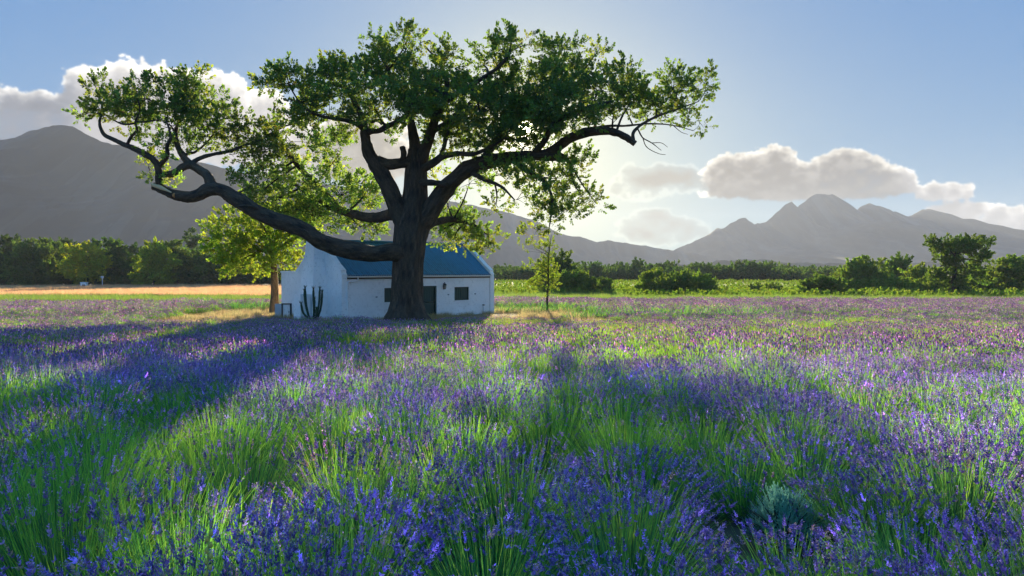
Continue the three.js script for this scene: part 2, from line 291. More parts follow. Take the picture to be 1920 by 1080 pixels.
// ------------------------------------------------------------------ the great oak
const D0 = 39.5;                                   // how far the trunk stands
{
  const oak = thing('oak_tree', 'huge old oak with thick dark trunk and wide crown before the white cottage', 'tree');
  // a limb read off the photograph: [px, py, radius in px, metres behind (+) or in front of (-) the trunk]
  const limbs = [], nodes = [];
  const S = D0 / F;
  function limb(list, name = 'limb', sides = 12) {
    const pts = list.map((q) => at(q[0], q[1], D0 + q[3])), rad = list.map((q) => q[2] * S);
    const g = branch(pts, rad.map((q) => q * 0.87), sides + 4, 0.15, limbs.length + 2, 6);
    limbs.push(g); mesh(name, g, M.bark, oak);
    for (let i = 0; i < pts.length - 1; i++) for (let k = 0; k < 3; k++) nodes.push([pts[i].clone().lerp(pts[i + 1], k / 3), lerp(rad[i], rad[i + 1], k / 3)]);
    nodes.push([pts[pts.length - 1], rad[rad.length - 1]]);
    return pts;
  }
  // trunk with buttress roots
  {
    const tr = [[764, 612, 49, 0], [763, 596, 40, 0], [763, 582, 34, 0], [763, 560, 29.5, 0], [763, 530, 29, 0], [765, 490, 28, 0], [768, 455, 30, 0], [772, 425, 30, 0.1], [778, 385, 24, 0.2], [780, 340, 21.5, 0.3], [779, 305, 19, 0.4], [778, 280, 13, 0.5]];
    const pts = tr.map((q) => at(q[0], q[1], D0 + q[3])), rad = tr.map((q) => q[2] * S);
    const flare = (a, y) => { const low = sstep(1.9, -0.2, y); return 1 + low * (0.17 * Math.cos(a * 5 + 0.6) + 0.11 * Math.cos(a * 3 + 2)) + 0.045 * Math.cos(a * 7 + y * 0.7) * (1 - low * 0.5) + 0.035 * (Math.abs(Math.sin(a * 13 + 2.5 * noise(y * 0.9, a * 2))) - 0.5) + 0.03 * (noise(a * 7, y * 2.2, 3) - 0.5); };
    mesh('trunk', branch(pts, rad, 96, 0.06, 3, 14, true, flare), M.bark, oak);
    for (let i = 6; i < pts.length; i++) nodes.push([pts[i], rad[i]]);
  }
  // long low limb sweeping left, ending in a sawn face
  limb([[760, 478, 20, -0.2], [735, 472, 20, -0.6], [701, 475, 17.5, -1.0], [662, 470, 17.5, -1.5], [626, 461, 17, -1.9], [597, 449, 16.5, -2.2], [571, 433, 16.5, -2.4], [545, 422, 16, -2.5], [506, 409, 15.5, -2.6], [478, 396, 15.5, -2.6], [450, 378, 15, -2.6], [423, 360, 13.5, -2.5], [395, 354, 13, -2.4], [372, 366, 12, -2.3], [348, 369, 11, -2.2], [322, 363, 10, -2.1], [304, 355, 9, -2.0], [289, 349, 8, -1.9]], 'limb', 16);
  limb([[400, 356, 11, -2.4], [392, 335, 10, -2.2], [377, 320, 9, -1.9], [358, 309, 8.5, -1.6], [342, 290, 6.5, -1.2], [333, 273, 5.5, -0.8], [330, 245, 4, -0.3], [345, 205, 3, 0.2], [360, 165, 1.6, 0.4]]);
  limb([[360, 309, 8, -1.6], [345, 313, 7.5, -1.8], [326, 325, 7, -2.0], [304, 327, 6, -2.1]]);
  limb([[301, 353, 8, -2.0], [298, 334, 7, -2.1], [295, 310, 7, -2.2], [286, 298, 6.5, -2.2], [270, 288, 6.2, -2.1], [248, 277, 5.6, -1.9], [230, 270, 5, -1.6], [214, 262, 4.5, -1.3], [195, 252, 4, -1.0], [187, 230, 3, -0.6], [192, 205, 2, -0.2], [185, 180, 1.2, 0.2]]);
  limb([[299, 314, 5, -2.1], [303, 307, 5, -2.2], [314, 291, 4.6, -2.5], [313, 276, 3.8, -2.7], [320, 258, 2.6, -2.9], [312, 225, 1.6, -3]], 'limb', 8);
  limb([[238, 272, 3.6, -1.8], [247, 255, 3, -2.1], [257, 244, 2.6, -2.3], [254, 230, 2.4, -2.4], [262, 205, 1.6, -2.4], [255, 175, 1, -2.4]], 'limb', 8);
  limb([[254, 229, 2.2, -2.4], [275, 228, 2, -2.2], [300, 224, 1.4, -2]], 'limb', 6); limb([[254, 231, 2, -2.4], [232, 233, 1.8, -2.6], [212, 225, 1.2, -2.8]], 'limb', 6);
  limb([[357, 308, 5.5, -1.6], [374, 297, 4.6, -1.3], [401, 289, 4, -0.9], [428, 284, 3.4, -0.4], [460, 272, 2.6, 0.2], [490, 262, 1.5, 0.8]], 'limb', 8);
  limb([[346, 296, 4, -1.3], [352, 288, 3.4, -1.0], [366, 285, 2.6, -0.6], [392, 262, 1.8, -0.2], [410, 235, 1.2, 0]], 'limb', 6);
  limb([[500, 408, 5, -2.6], [482, 391, 3.6, -2.9], [462, 386, 2.4, -3.2], [440, 388, 1.4, -3.5]], 'limb', 6);
  // left stem with its crook
  limb([[758, 425, 20, 0], [746, 395, 20, 0.0], [733, 360, 19, -0.1], [718, 330, 18, -0.2], [702, 306, 16, -0.4], [691, 284, 12.5, -0.6], [685, 258, 10.5, -0.8], [683, 236, 8, -0.9], [672, 205, 6, -0.7], [655, 175, 4.2, -0.3], [640, 148, 2.6, 0.2]], 'limb', 14);
  limb([[775, 303, 13, 0.3], [752, 306, 11.5, 0.1], [728, 308, 11.5, -0.2], [708, 303, 12, -0.4]]);
  limb([[684, 252, 6.5, -0.8], [695, 247, 6.2, -1.0], [710, 245, 5.6, -1.3], [724, 238, 5.6, -1.5], [742, 229, 5, -1.8], [765, 212, 4, -2.2], [778, 185, 2.6, -2.6]], 'limb', 10);
  limb([[694, 246, 4, -1.0], [696, 232, 3.6, -1.1], [707, 225, 3.2, -1.2], [716, 233, 2.6, -1.3]], 'limb', 8);
  limb([[684, 246, 5, -0.9], [668, 232, 4.6, -1.3], [645, 225, 4, -1.8], [612, 220, 3.2, -2.3], [575, 205, 2.2, -2.8], [545, 165, 1.4, -3.1], [536, 135, 0.8, -3.2]], 'limb', 8);
  // centre stem
  limb([[780, 300, 17, 0.4], [779, 275, 13, 0.6], [774, 250, 11, 0.8], [768, 222, 9, 1.1], [756, 190, 7, 1.4], [740, 155, 5, 1.7], [722, 120, 3, 1.9], [705, 92, 1.5, 2]], 'limb', 12);
  limb([[788, 305, 15, 0.4], [800, 275, 12, 0.1], [808, 248, 10.5, -0.2], [817, 222, 9, -0.5], [832, 190, 7, -0.9], [838, 155, 5, -1.2], [825, 120, 3, -1.4], [800, 90, 1.6, -1.5]], 'limb', 12);
  limb([[806, 250, 6, -0.2], [830, 235, 5.4, 0.4], [856, 215, 4.8, 1.2], [886, 188, 4, 2.2], [912, 155, 3, 3.0], [940, 105, 1.6, 3.6]], 'limb', 10);
  limb([[752, 306, 6, 0.1], [757, 290, 6.4, -0.3], [755, 276, 6, -0.6]], 'limb', 8);
  limb([[790, 318, 9, 0.2], [811, 306, 8, -0.4], [832, 293, 7, -1.0], [862, 288, 5.4, -1.7], [888, 289, 4.2, -2.3], [920, 275, 3, -3.0], [950, 258, 1.8, -3.6]], 'limb', 10);
  limb([[824, 298, 5, -0.8], [834, 270, 4.4, -0.3], [838, 250, 4, 0.2], [848, 232, 3.2, 0.7], [865, 200, 2, 1.4]], 'limb', 8);
  limb([[785, 342, 7, 0], [805, 342, 6.5, -0.6], [824, 344, 6, -1.1], [839, 347, 5, -1.5]], 'limb', 10);
  // right limb, broken off at its end, and the arch above it
  limb([[780, 440, 24, 0.2], [792, 418, 21, 0.1], [808, 394, 19.5, -0.1], [830, 361, 18.5, -0.4], [850, 338, 17.5, -0.7], [876, 318, 16.5, -1.0], [911, 304, 15, -1.4], [950, 296, 12.5, -1.8], [985, 293, 11, -2.1], [1018, 292, 10, -2.3], [1045, 294, 9, -2.4], [1064, 297, 7.5, -2.4]], 'limb', 14);
  limb([[1005, 291, 8, -2.2], [1028, 286, 9, -2.3], [1044, 277, 9.5, -2.5], [1058, 266, 9.5, -2.7], [1076, 256, 9.5, -2.9], [1100, 248, 9, -3.1], [1126, 245, 8.4, -3.2], [1148, 247, 7.8, -3.3], [1168, 254, 7, -3.3], [1182, 263, 6.4, -3.3], [1191, 270, 5.6, -3.3]], 'limb', 12);
  limb([[1188, 266, 3.6, -3.3], [1187, 250, 3.4, -3.2], [1197, 238, 3, -3.0], [1212, 228, 2.6, -2.8], [1240, 215, 2.2, -2.4], [1270, 205, 1.6, -2.0], [1310, 190, 0.9, -1.6]], 'limb', 8);
  limb([[1100, 243, 3, -3.1], [1140, 236, 2.6, -2.9], [1172, 236, 2.2, -2.6], [1215, 232, 1.6, -2.2], [1262, 235, 1.1, -1.8], [1300, 245, 0.7, -1.5]], 'limb', 6);
  for (const l of [[[1195, 240, 1.6, -3.2], [1205, 258, 1.3, -3.5], [1222, 268, 1.0, -3.7], [1240, 282, 0.5, -3.9]], [[1205, 258, 1, -3.5], [1212, 275, 0.9, -3.5], [1235, 288, 0.6, -3.4], [1248, 290, 0.4, -3.3]], [[1222, 268, 0.8, -3.7], [1240, 268, 0.6, -4], [1252, 276, 0.4, -4.2]], [[1262, 235, 0.9, -1.8], [1278, 248, 0.6, -1.9], [1290, 252, 0.4, -2]]]) limb(l, 'twig', 5);
  // limbs hidden in the crown
  limb([[905, 300, 9, -1.4], [928, 268, 8, -0.6], [952, 228, 6.6, 0.6], [995, 195, 5.4, 1.8], [1050, 170, 3.8, 3.0], [1100, 125, 2, 3.8]], 'limb', 10);
  limb([[1000, 290, 7, -2.1], [1022, 262, 6, -3.0], [1040, 230, 5, -4.0], [1090, 205, 3.8, -4.8], [1150, 190, 2.4, -5.3]], 'limb', 10);
  limb([[815, 215, 6, -0.5], [850, 180, 5, -1.8], [900, 150, 4, -3.2], [950, 110, 2.6, -4.0], [960, 75, 1.2, -4.3]], 'limb', 8);
  limb([[752, 408, 13, 0.4], [738, 402, 12.5, 1.0], [706, 408, 11.5, 2.0], [664, 402, 10, 3.2], [625, 390, 8, 4.2], [588, 368, 6, 5.0], [551, 345, 4, 5.6], [520, 330, 2, 6]], 'limb', 12);
  limb([[640, 394, 6, 3.8], [604, 355, 5.6, 3.6], [572, 325, 5.4, 3.3], [551, 302, 5.2, 3.0], [533, 275, 4.6, 2.6], [519, 244, 3.6, 2.2], [513, 215, 2.6, 1.8], [516, 192, 0.9, 1.4]], 'limb', 8);
  limb([[519, 244, 2.4, 2.2], [535, 236, 2, 1.8], [556, 233, 1.2, 1.4]], 'limb', 6);
  limb([[796, 425, 10, 0.8], [822, 415, 8.5, 2.2], [850, 412, 6.6, 3.6], [885, 420, 4.4, 5.0], [915, 440, 2.4, 6.0]], 'limb', 10);
  limb([[960, 298, 6, -1.8], [985, 318, 5, -2.8], [1015, 335, 4, -3.6], [1035, 370, 2.6, -4.2], [1032, 410, 1.4, -4.4], [1028, 440, 0.6, -4.4]], 'limb', 8);
  limb([[880, 320, 6, -1], [905, 335, 4.6, -2], [940, 350, 3, -3], [965, 375, 1.4, -3.6]], 'limb', 8);
  // sawn faces
  const cut = std({ name: 'sawn_wood', color: rgb(0.62, 0.46, 0.26), roughness: 0.8 });
  const c0 = at(289, 348, D0 - 1.9), c1 = at(322, 362, D0 - 2.1), sg = branch([c0.clone().add(V(0, 0.03, 0.24)), c0.clone().lerp(c1, 0.5).add(V(0, 0.06, 0.25)), c1.clone().add(V(0.1, 0, 0.24))], [0.08, 0.11, 0.03], 8, 0.1, 5, 4);
  mesh('sawn_face', sg, cut, oak);
  const kn = new THREE.SphereGeometry(0.13, 10, 8); kn.translate(...at(328, 366, D0 - 2.3).toArray()); mesh('pruning_scar', kn, std({ name: 'scar', color: rgb(0.45, 0.20, 0.06) }), oak);

  // leaves: ellipses of foliage [px, py, rx, ry, metres behind, depth radius, density, brightness (sunlight on the lower leaves put into the tint)]
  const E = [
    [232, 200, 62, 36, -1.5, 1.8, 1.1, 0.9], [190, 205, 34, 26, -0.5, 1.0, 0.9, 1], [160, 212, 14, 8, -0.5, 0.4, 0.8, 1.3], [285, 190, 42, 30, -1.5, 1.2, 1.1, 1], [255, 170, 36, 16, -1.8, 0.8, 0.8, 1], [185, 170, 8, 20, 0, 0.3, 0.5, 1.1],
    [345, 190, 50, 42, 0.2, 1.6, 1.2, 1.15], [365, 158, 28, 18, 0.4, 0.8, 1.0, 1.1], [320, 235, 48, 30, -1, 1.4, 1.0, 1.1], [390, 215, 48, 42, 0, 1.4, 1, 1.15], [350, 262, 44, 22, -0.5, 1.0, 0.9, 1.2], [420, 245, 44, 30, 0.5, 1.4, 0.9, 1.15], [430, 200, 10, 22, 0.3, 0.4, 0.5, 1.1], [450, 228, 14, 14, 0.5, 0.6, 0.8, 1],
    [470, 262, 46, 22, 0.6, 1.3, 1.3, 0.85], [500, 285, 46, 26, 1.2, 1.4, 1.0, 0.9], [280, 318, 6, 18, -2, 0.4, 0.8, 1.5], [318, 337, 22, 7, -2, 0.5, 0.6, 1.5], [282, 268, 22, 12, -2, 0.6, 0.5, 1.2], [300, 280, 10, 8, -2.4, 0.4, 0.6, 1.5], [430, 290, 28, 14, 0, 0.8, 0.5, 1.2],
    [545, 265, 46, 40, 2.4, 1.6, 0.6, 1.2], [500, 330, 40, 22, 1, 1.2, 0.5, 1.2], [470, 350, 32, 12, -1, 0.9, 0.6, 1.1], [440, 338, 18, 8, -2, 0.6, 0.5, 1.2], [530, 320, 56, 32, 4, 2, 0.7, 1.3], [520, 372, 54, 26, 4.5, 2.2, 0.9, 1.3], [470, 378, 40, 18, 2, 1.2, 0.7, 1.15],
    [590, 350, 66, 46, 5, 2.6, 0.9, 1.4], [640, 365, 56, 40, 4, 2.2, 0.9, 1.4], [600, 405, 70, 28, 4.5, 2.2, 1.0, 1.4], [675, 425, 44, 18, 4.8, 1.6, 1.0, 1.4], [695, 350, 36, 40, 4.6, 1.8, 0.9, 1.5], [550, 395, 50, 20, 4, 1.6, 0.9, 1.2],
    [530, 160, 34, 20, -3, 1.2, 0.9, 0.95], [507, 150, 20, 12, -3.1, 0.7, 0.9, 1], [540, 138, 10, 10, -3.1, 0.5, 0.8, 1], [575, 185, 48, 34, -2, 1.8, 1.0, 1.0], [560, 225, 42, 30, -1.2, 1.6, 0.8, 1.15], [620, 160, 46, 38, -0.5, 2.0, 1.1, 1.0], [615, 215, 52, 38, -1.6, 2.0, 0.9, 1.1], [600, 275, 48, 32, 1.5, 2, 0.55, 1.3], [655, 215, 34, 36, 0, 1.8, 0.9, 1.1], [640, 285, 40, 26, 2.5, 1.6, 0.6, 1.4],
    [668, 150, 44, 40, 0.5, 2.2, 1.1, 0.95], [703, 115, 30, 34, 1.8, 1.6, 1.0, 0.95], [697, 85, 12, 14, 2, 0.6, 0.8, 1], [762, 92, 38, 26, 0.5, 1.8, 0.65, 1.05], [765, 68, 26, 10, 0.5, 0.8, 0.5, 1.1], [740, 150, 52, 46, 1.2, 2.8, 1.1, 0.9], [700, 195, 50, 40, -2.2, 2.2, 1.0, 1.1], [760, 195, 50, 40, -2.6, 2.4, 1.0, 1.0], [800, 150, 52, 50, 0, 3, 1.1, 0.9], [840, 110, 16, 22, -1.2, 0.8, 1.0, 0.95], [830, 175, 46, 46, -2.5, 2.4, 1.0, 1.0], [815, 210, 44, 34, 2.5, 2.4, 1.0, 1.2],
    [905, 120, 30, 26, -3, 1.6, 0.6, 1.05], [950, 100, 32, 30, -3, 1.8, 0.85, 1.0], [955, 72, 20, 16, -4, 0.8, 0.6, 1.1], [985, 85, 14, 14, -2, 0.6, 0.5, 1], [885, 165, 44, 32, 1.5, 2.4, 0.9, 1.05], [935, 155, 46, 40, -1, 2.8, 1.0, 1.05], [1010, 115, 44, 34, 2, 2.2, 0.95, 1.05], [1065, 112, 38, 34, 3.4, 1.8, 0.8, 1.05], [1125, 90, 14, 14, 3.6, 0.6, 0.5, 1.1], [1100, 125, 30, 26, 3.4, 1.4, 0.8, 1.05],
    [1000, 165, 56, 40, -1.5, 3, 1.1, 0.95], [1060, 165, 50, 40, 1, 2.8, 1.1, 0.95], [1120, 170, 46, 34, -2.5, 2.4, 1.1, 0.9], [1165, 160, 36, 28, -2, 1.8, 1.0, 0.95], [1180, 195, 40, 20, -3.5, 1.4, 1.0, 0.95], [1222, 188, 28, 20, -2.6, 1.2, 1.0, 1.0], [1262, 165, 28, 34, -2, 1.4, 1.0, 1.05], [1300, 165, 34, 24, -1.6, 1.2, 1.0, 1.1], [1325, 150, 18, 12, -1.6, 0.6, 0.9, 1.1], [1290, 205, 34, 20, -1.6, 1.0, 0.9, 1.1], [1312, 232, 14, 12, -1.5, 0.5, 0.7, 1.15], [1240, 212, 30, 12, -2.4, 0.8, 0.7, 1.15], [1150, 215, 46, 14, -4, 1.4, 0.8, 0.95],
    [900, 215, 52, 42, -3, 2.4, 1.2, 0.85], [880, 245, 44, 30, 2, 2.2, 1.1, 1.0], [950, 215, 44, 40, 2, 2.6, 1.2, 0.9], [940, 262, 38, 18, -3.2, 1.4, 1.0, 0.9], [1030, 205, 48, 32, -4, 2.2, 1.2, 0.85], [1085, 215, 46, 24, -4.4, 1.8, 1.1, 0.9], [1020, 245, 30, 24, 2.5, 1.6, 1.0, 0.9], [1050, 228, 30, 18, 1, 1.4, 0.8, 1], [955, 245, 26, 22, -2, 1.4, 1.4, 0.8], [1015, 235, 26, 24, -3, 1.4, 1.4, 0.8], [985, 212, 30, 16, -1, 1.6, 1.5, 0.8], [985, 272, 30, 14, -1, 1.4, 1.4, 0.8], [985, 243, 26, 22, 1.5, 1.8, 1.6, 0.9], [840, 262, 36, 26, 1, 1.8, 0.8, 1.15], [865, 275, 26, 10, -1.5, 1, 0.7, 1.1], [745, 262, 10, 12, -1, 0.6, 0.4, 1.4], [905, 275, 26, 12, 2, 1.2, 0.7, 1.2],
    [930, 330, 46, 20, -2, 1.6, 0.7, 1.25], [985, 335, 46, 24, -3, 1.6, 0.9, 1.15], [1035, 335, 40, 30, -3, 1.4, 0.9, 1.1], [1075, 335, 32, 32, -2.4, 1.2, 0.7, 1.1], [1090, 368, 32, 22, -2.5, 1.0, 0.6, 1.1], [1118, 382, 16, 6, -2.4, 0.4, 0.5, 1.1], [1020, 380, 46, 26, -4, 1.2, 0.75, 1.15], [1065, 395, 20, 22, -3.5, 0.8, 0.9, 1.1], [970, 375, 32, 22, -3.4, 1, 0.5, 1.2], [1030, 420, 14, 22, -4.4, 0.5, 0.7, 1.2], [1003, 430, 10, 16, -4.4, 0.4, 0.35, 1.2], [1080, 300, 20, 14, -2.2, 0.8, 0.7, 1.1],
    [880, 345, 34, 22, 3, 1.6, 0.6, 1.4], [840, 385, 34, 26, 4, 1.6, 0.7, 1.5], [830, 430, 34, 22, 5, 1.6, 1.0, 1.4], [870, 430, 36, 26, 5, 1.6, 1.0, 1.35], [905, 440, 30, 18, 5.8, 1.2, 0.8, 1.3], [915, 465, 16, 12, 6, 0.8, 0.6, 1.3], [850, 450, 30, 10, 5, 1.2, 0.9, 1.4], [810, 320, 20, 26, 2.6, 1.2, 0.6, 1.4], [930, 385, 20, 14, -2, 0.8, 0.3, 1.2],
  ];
  const r = rng(77), list = [], twigs = [];
  const toSun = (p) => { const v = p.clone().sub(EYE), t = v.dot(SUN); return v.addScaledVector(SUN, -t).length(); };
  const keep = (p) => toSun(p) > 0.4;
  for (const [px, py, rx, ry, dz, dr, dens, br] of E) {
    const d = D0 + dz, c = at(px, py, d), rad = V(rx * d / F * 0.92, ry * d / F * 0.9, dr), vol = rad.x * rad.y * rad.z;
    const clumps = Math.max(2, Math.round(dens * (dens >= 1 ? 1.18 : 1) * (2.8 + 6.0 * Math.pow(vol, 0.72))));
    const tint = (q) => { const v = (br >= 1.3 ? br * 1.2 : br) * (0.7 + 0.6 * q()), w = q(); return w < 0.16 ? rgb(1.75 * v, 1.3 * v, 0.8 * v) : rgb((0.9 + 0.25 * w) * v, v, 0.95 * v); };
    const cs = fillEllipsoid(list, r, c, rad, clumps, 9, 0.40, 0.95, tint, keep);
    // a bough from the nearest wood to the middle of the clump, twigs on from there
    let best = null, bd = 1e9; for (const nd of nodes) { const q = nd[0].distanceTo(c) - nd[1] * 3; if (q < bd) { bd = q; best = nd; } }
    const sag = V((r() - 0.5) * 0.5, -0.15 + r() * 0.3, (r() - 0.5) * 0.5), mid = best[0].clone().lerp(c, 0.5).add(sag.multiplyScalar(Math.min(1, bd * 0.5)));
    const r0 = Math.min(best[1] * 0.7, 0.035 + 0.012 * Math.sqrt(clumps));
    if (bd > 0.3) twigs.push(branch([best[0], mid, c], [r0, r0 * 0.75, r0 * 0.4], 5, 0.05, 1, 4, false));
    for (const p of cs) {
      const from = r() < 0.5 ? c : mid.clone().lerp(c, r()), q = from.clone().lerp(p, 0.5).add(V((r() - 0.5) * 0.3, r() * 0.2 - 0.05, (r() - 0.5) * 0.3));
      if (from.distanceTo(p) > 0.25) twigs.push(branch([from, q, p], [0.02, 0.014, 0.006], 3, 0, 1, 2, false));
    }
  }
  tag(mesh('twigs', mergeGeometries(twigs), M.barkDark, oak), null, null, null, 'stuff');
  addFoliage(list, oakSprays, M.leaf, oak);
  console.log('oak sprays', list.length, 'twigs', twigs.length);
}

// ------------------------------------------------------------------ the white cottage
const plasterBump = texture(512, tile((u, v) => 0.5 * fbm(u * 6, v * 6, 2, 5) + 0.5 * fbm(u * 40, v * 40, 6, 3)), false, 0.5);
const plasterMap = texture(512, tile((u, v) => { const s = fbm(u * 5, v * 5, 12, 5), p = fbm(u * 26, v * 26, 3, 4); return 0.89 + 0.11 * s - (p > 0.62 ? (p - 0.62) * 0.5 : 0); }), true, 0.35);
M.white = std({ name: 'limewash', color: rgb(0.93, 0.92, 0.90), map: plasterMap, bumpMap: plasterBump, bumpScale: 0.012 });
const roofMap = texture(512, tile((u, v) => 0.80 + 0.22 * fbm(u * 14, v * 3, 2, 5) - (fbm(u * 30, v * 12, 7, 4) > 0.62 ? 0.12 : 0)), true, 0.3);
M.roof = std({ name: 'blue_sheet_roof', map: roofMap, color: rgb(0.022, 0.19, 0.31), roughness: 0.5 });
M.green = std({ name: 'green_paint', color: rgb(0.018, 0.045, 0.03), roughness: 0.55 });
M.iron = std({ name: 'dark_iron', color: rgb(0.03, 0.03, 0.035), roughness: 0.5, metalness: 0.6 });
M.cream = std({ name: 'cream_paint', color: rgb(0.62, 0.58, 0.50), roughness: 0.5 });
M.grey = std({ name: 'grey_paint', color: rgb(0.42, 0.45, 0.48), roughness: 0.6 });
const uvBox = (g) => { const p = g.attributes.position, n = g.attributes.normal, uv = new Float32Array(p.count * 2); for (let i = 0; i < p.count; i++) { const ax = Math.abs(n.getX(i)), ay = Math.abs(n.getY(i)), az = Math.abs(n.getZ(i)); uv[i * 2] = ax > az && ax > ay ? p.getZ(i) : p.getX(i); uv[i * 2 + 1] = ay > ax && ay > az ? p.getZ(i) : p.getY(i); } g.setAttribute('uv', new THREE.BufferAttribute(uv, 2)); return g; };
{
  // local axes: x along the front, z towards the viewer's side (the front wall is z = 0), the house runs back to z = -depth
  const TH = 42.8 * Math.PI / 180, L = 10.85, HD = 2.6, EAVE = 2.43, RIDGE = 4.42, B = -0.35;
  const house = thing('cottage', 'low white limewashed cottage with a blue metal roof behind the oak trunk', 'house', [-9.15, 0, -40], TH);
  const Z2 = -2 * HD;
  const extr = (shape, depth, bevel = 0) => { const g = new THREE.ExtrudeGeometry(shape, { depth, bevelEnabled: bevel > 0, bevelSize: bevel, bevelThickness: bevel, bevelSegments: 2, curveSegments: 12 }); return g; };
  // front wall with openings
  const openings = [[2.72, 0.97, 3.68, 1.77], [5.3, B, 6.38, 1.84], [7.72, 0.93, 8.86, 1.74]];
  const sh = new THREE.Shape([new THREE.Vector2(0.25, B), new THREE.Vector2(L - 0.25, B), new THREE.Vector2(L - 0.25, EAVE), new THREE.Vector2(0.25, EAVE)]);
  for (const [a, b, c, d] of openings) sh.holes.push(new THREE.Path([new THREE.Vector2(a, b + (b === B ? 0.02 : 0)), new THREE.Vector2(c, b + (b === B ? 0.02 : 0)), new THREE.Vector2(c, d), new THREE.Vector2(a, d)]));
  const fw = extr(sh, 0.3); fw.translate(0, 0, -0.3); mesh('front_wall', uvBox(fw), M.white, house);
  mesh('back_wall', uvBox(boxGeo(0.25, B, Z2, L - 0.25, EAVE, Z2 + 0.3)), M.white, house);
  // end gables, standing proud of the roof; shape in (z, y)
  const gable = (x0, x1) => {
    const s = new THREE.Shape(), up = 0.22;
    s.moveTo(-0.06, B); s.lineTo(-0.06, EAVE + 0.12); s.lineTo(0.02, EAVE + 0.2); s.lineTo(0.02, EAVE + 0.34); s.quadraticCurveTo(0.25, EAVE + up + 0.28, 0.5, EAVE + up + 0.42);
    s.lineTo(HD - 0.3, RIDGE + up - 0.16); s.quadraticCurveTo(HD, RIDGE + up + 0.05, HD + 0.3, RIDGE + up - 0.16); s.lineTo(2 * HD - 0.5, EAVE + up + 0.42); s.lineTo(2 * HD - 0.02, EAVE + 0.34); s.lineTo(2 * HD + 0.06, EAVE + 0.12); s.lineTo(2 * HD + 0.06, B); s.closePath();
    const g = extr(s, x1 - x0, 0.015); g.rotateY(Math.PI / 2); g.translate(x0, 0, 0); return uvBox(g);   // shape x becomes -z
  };
  tag(mesh('gable', gable(0, 0.3), M.white, house), 'left gable wall with the chimney breast'); mesh('gable', gable(L - 0.3, L), M.white, house);
  // chimney breast on the outside of the left gable: three steps, narrowing upwards
  const stack = (z0, z1, p, y0, z0t, z1t, pt, y1) => {   // a tapered block
    const q = [[-p, y0, -z0], [0.02, y0, -z0], [0.02, y0, -z1], [-p, y0, -z1], [-pt, y1, -z0t], [0.02, y1, -z0t], [0.02, y1, -z1t], [-pt, y1, -z1t]].map((a) => V(...a)), t = new Tris(), k = rgb(1, 1, 1);
    t.quad(q[0], q[1], q[5], q[4], k); t.quad(q[1], q[2], q[6], q[5], k); t.quad(q[2], q[3], q[7], q[6], k); t.quad(q[3], q[0], q[4], q[7], k); t.quad(q[4], q[5], q[6], q[7], k); t.quad(q[3], q[2], q[1], q[0], k); return uvBox(t.geo());
  };
  const ch = mesh('chimney', stack(1.35, 3.15, 1.0, B, 1.42, 3.1, 0.92, 1.35), M.white, house);
  mesh('chimney_stage', stack(1.45, 3.05, 0.88, 1.35, 1.62, 2.95, 0.76, 2.75), M.white, ch);
  mesh('chimney_stage', stack(1.66, 2.9, 0.72, 2.75, 1.98, 2.75, 0.55, 4.78), M.white, ch);
  // corrugated roof
  const slope = (sgn) => {
    const n = 300, pos = [], uv = [], idx = [], w = L - 0.6;
    for (let i = 0; i <= n; i++) { const x = 0.3 + w * i / n, b = 0.012 * Math.cos(i / n * w / 0.152 * 2 * Math.PI); for (let j = 0; j <= 4; j++) { const v = j / 4, z = sgn > 0 ? lerp(0.16, -HD, v) : lerp(Z2 - 0.16, -HD, v), y = lerp(EAVE + 0.03, RIDGE, v) + b; pos.push(x, y, z); uv.push(x, v * 3.3); } }
    for (let i = 0; i < n; i++) for (let j = 0; j < 4; j++) { const a = i * 5 + j; sgn > 0 ? idx.push(a, a + 5, a + 1, a + 1, a + 5, a + 6) : idx.push(a, a + 1, a + 5, a + 1, a + 6, a + 5); }
    const g = new THREE.BufferGeometry(); g.setAttribute('position', new THREE.BufferAttribute(new Float32Array(pos), 3)); g.setAttribute('uv', new THREE.BufferAttribute(new Float32Array(uv), 2)); g.setIndex(idx); g.computeVertexNormals(); return g;
  };
  const roof = mesh('roof', slope(1), M.roof, house); mesh('rear_slope', slope(-1), M.roof, roof);
  const cap = new THREE.CylinderGeometry(0.09, 0.09, L - 0.6, 10, 1, false); cap.rotateZ(Math.PI / 2); cap.translate(L / 2, RIDGE + 0.02, -HD); mesh('ridge_cap', cap, M.roof, roof);
  // gutter: a half round, with a fascia behind
  mesh('fascia', boxGeo(0.3, EAVE - 0.14, 0.005, L - 0.3, EAVE + 0.01, 0.05), std({ name: 'brown_fascia', color: rgb(0.10, 0.07, 0.05) }), house);
  const gut = new THREE.CylinderGeometry(0.07, 0.07, L - 0.62, 10, 1, true, 0, Math.PI); gut.rotateZ(Math.PI / 2); gut.rotateX(Math.PI / 2 + Math.PI); const gutter = mesh('gutter', gut, new THREE.MeshStandardMaterial({ name: 'gutter_paint', color: rgb(0.66, 0.63, 0.58), roughness: 0.5, side: THREE.DoubleSide }), house); gut.translate(L / 2, EAVE + 0.02, 0.13);
  mesh('gutter_lip', boxGeo(0.31, EAVE - 0.055, 0.19, L - 0.31, EAVE + 0.03, 0.205), M.cream, house);
  mesh('downpipe', branch([V(0.95, EAVE - 0.06, 0.13), V(0.95, EAVE - 0.2, 0.12), V(0.7, EAVE - 0.27, 0.1), V(0.36, EAVE - 0.3, 0.1), V(0.32, EAVE - 0.5, 0.1), V(0.32, B + 0.1, 0.1)], [0.035, 0.035, 0.035, 0.035, 0.035, 0.035], 8, 0, 1, 5), M.white, house);
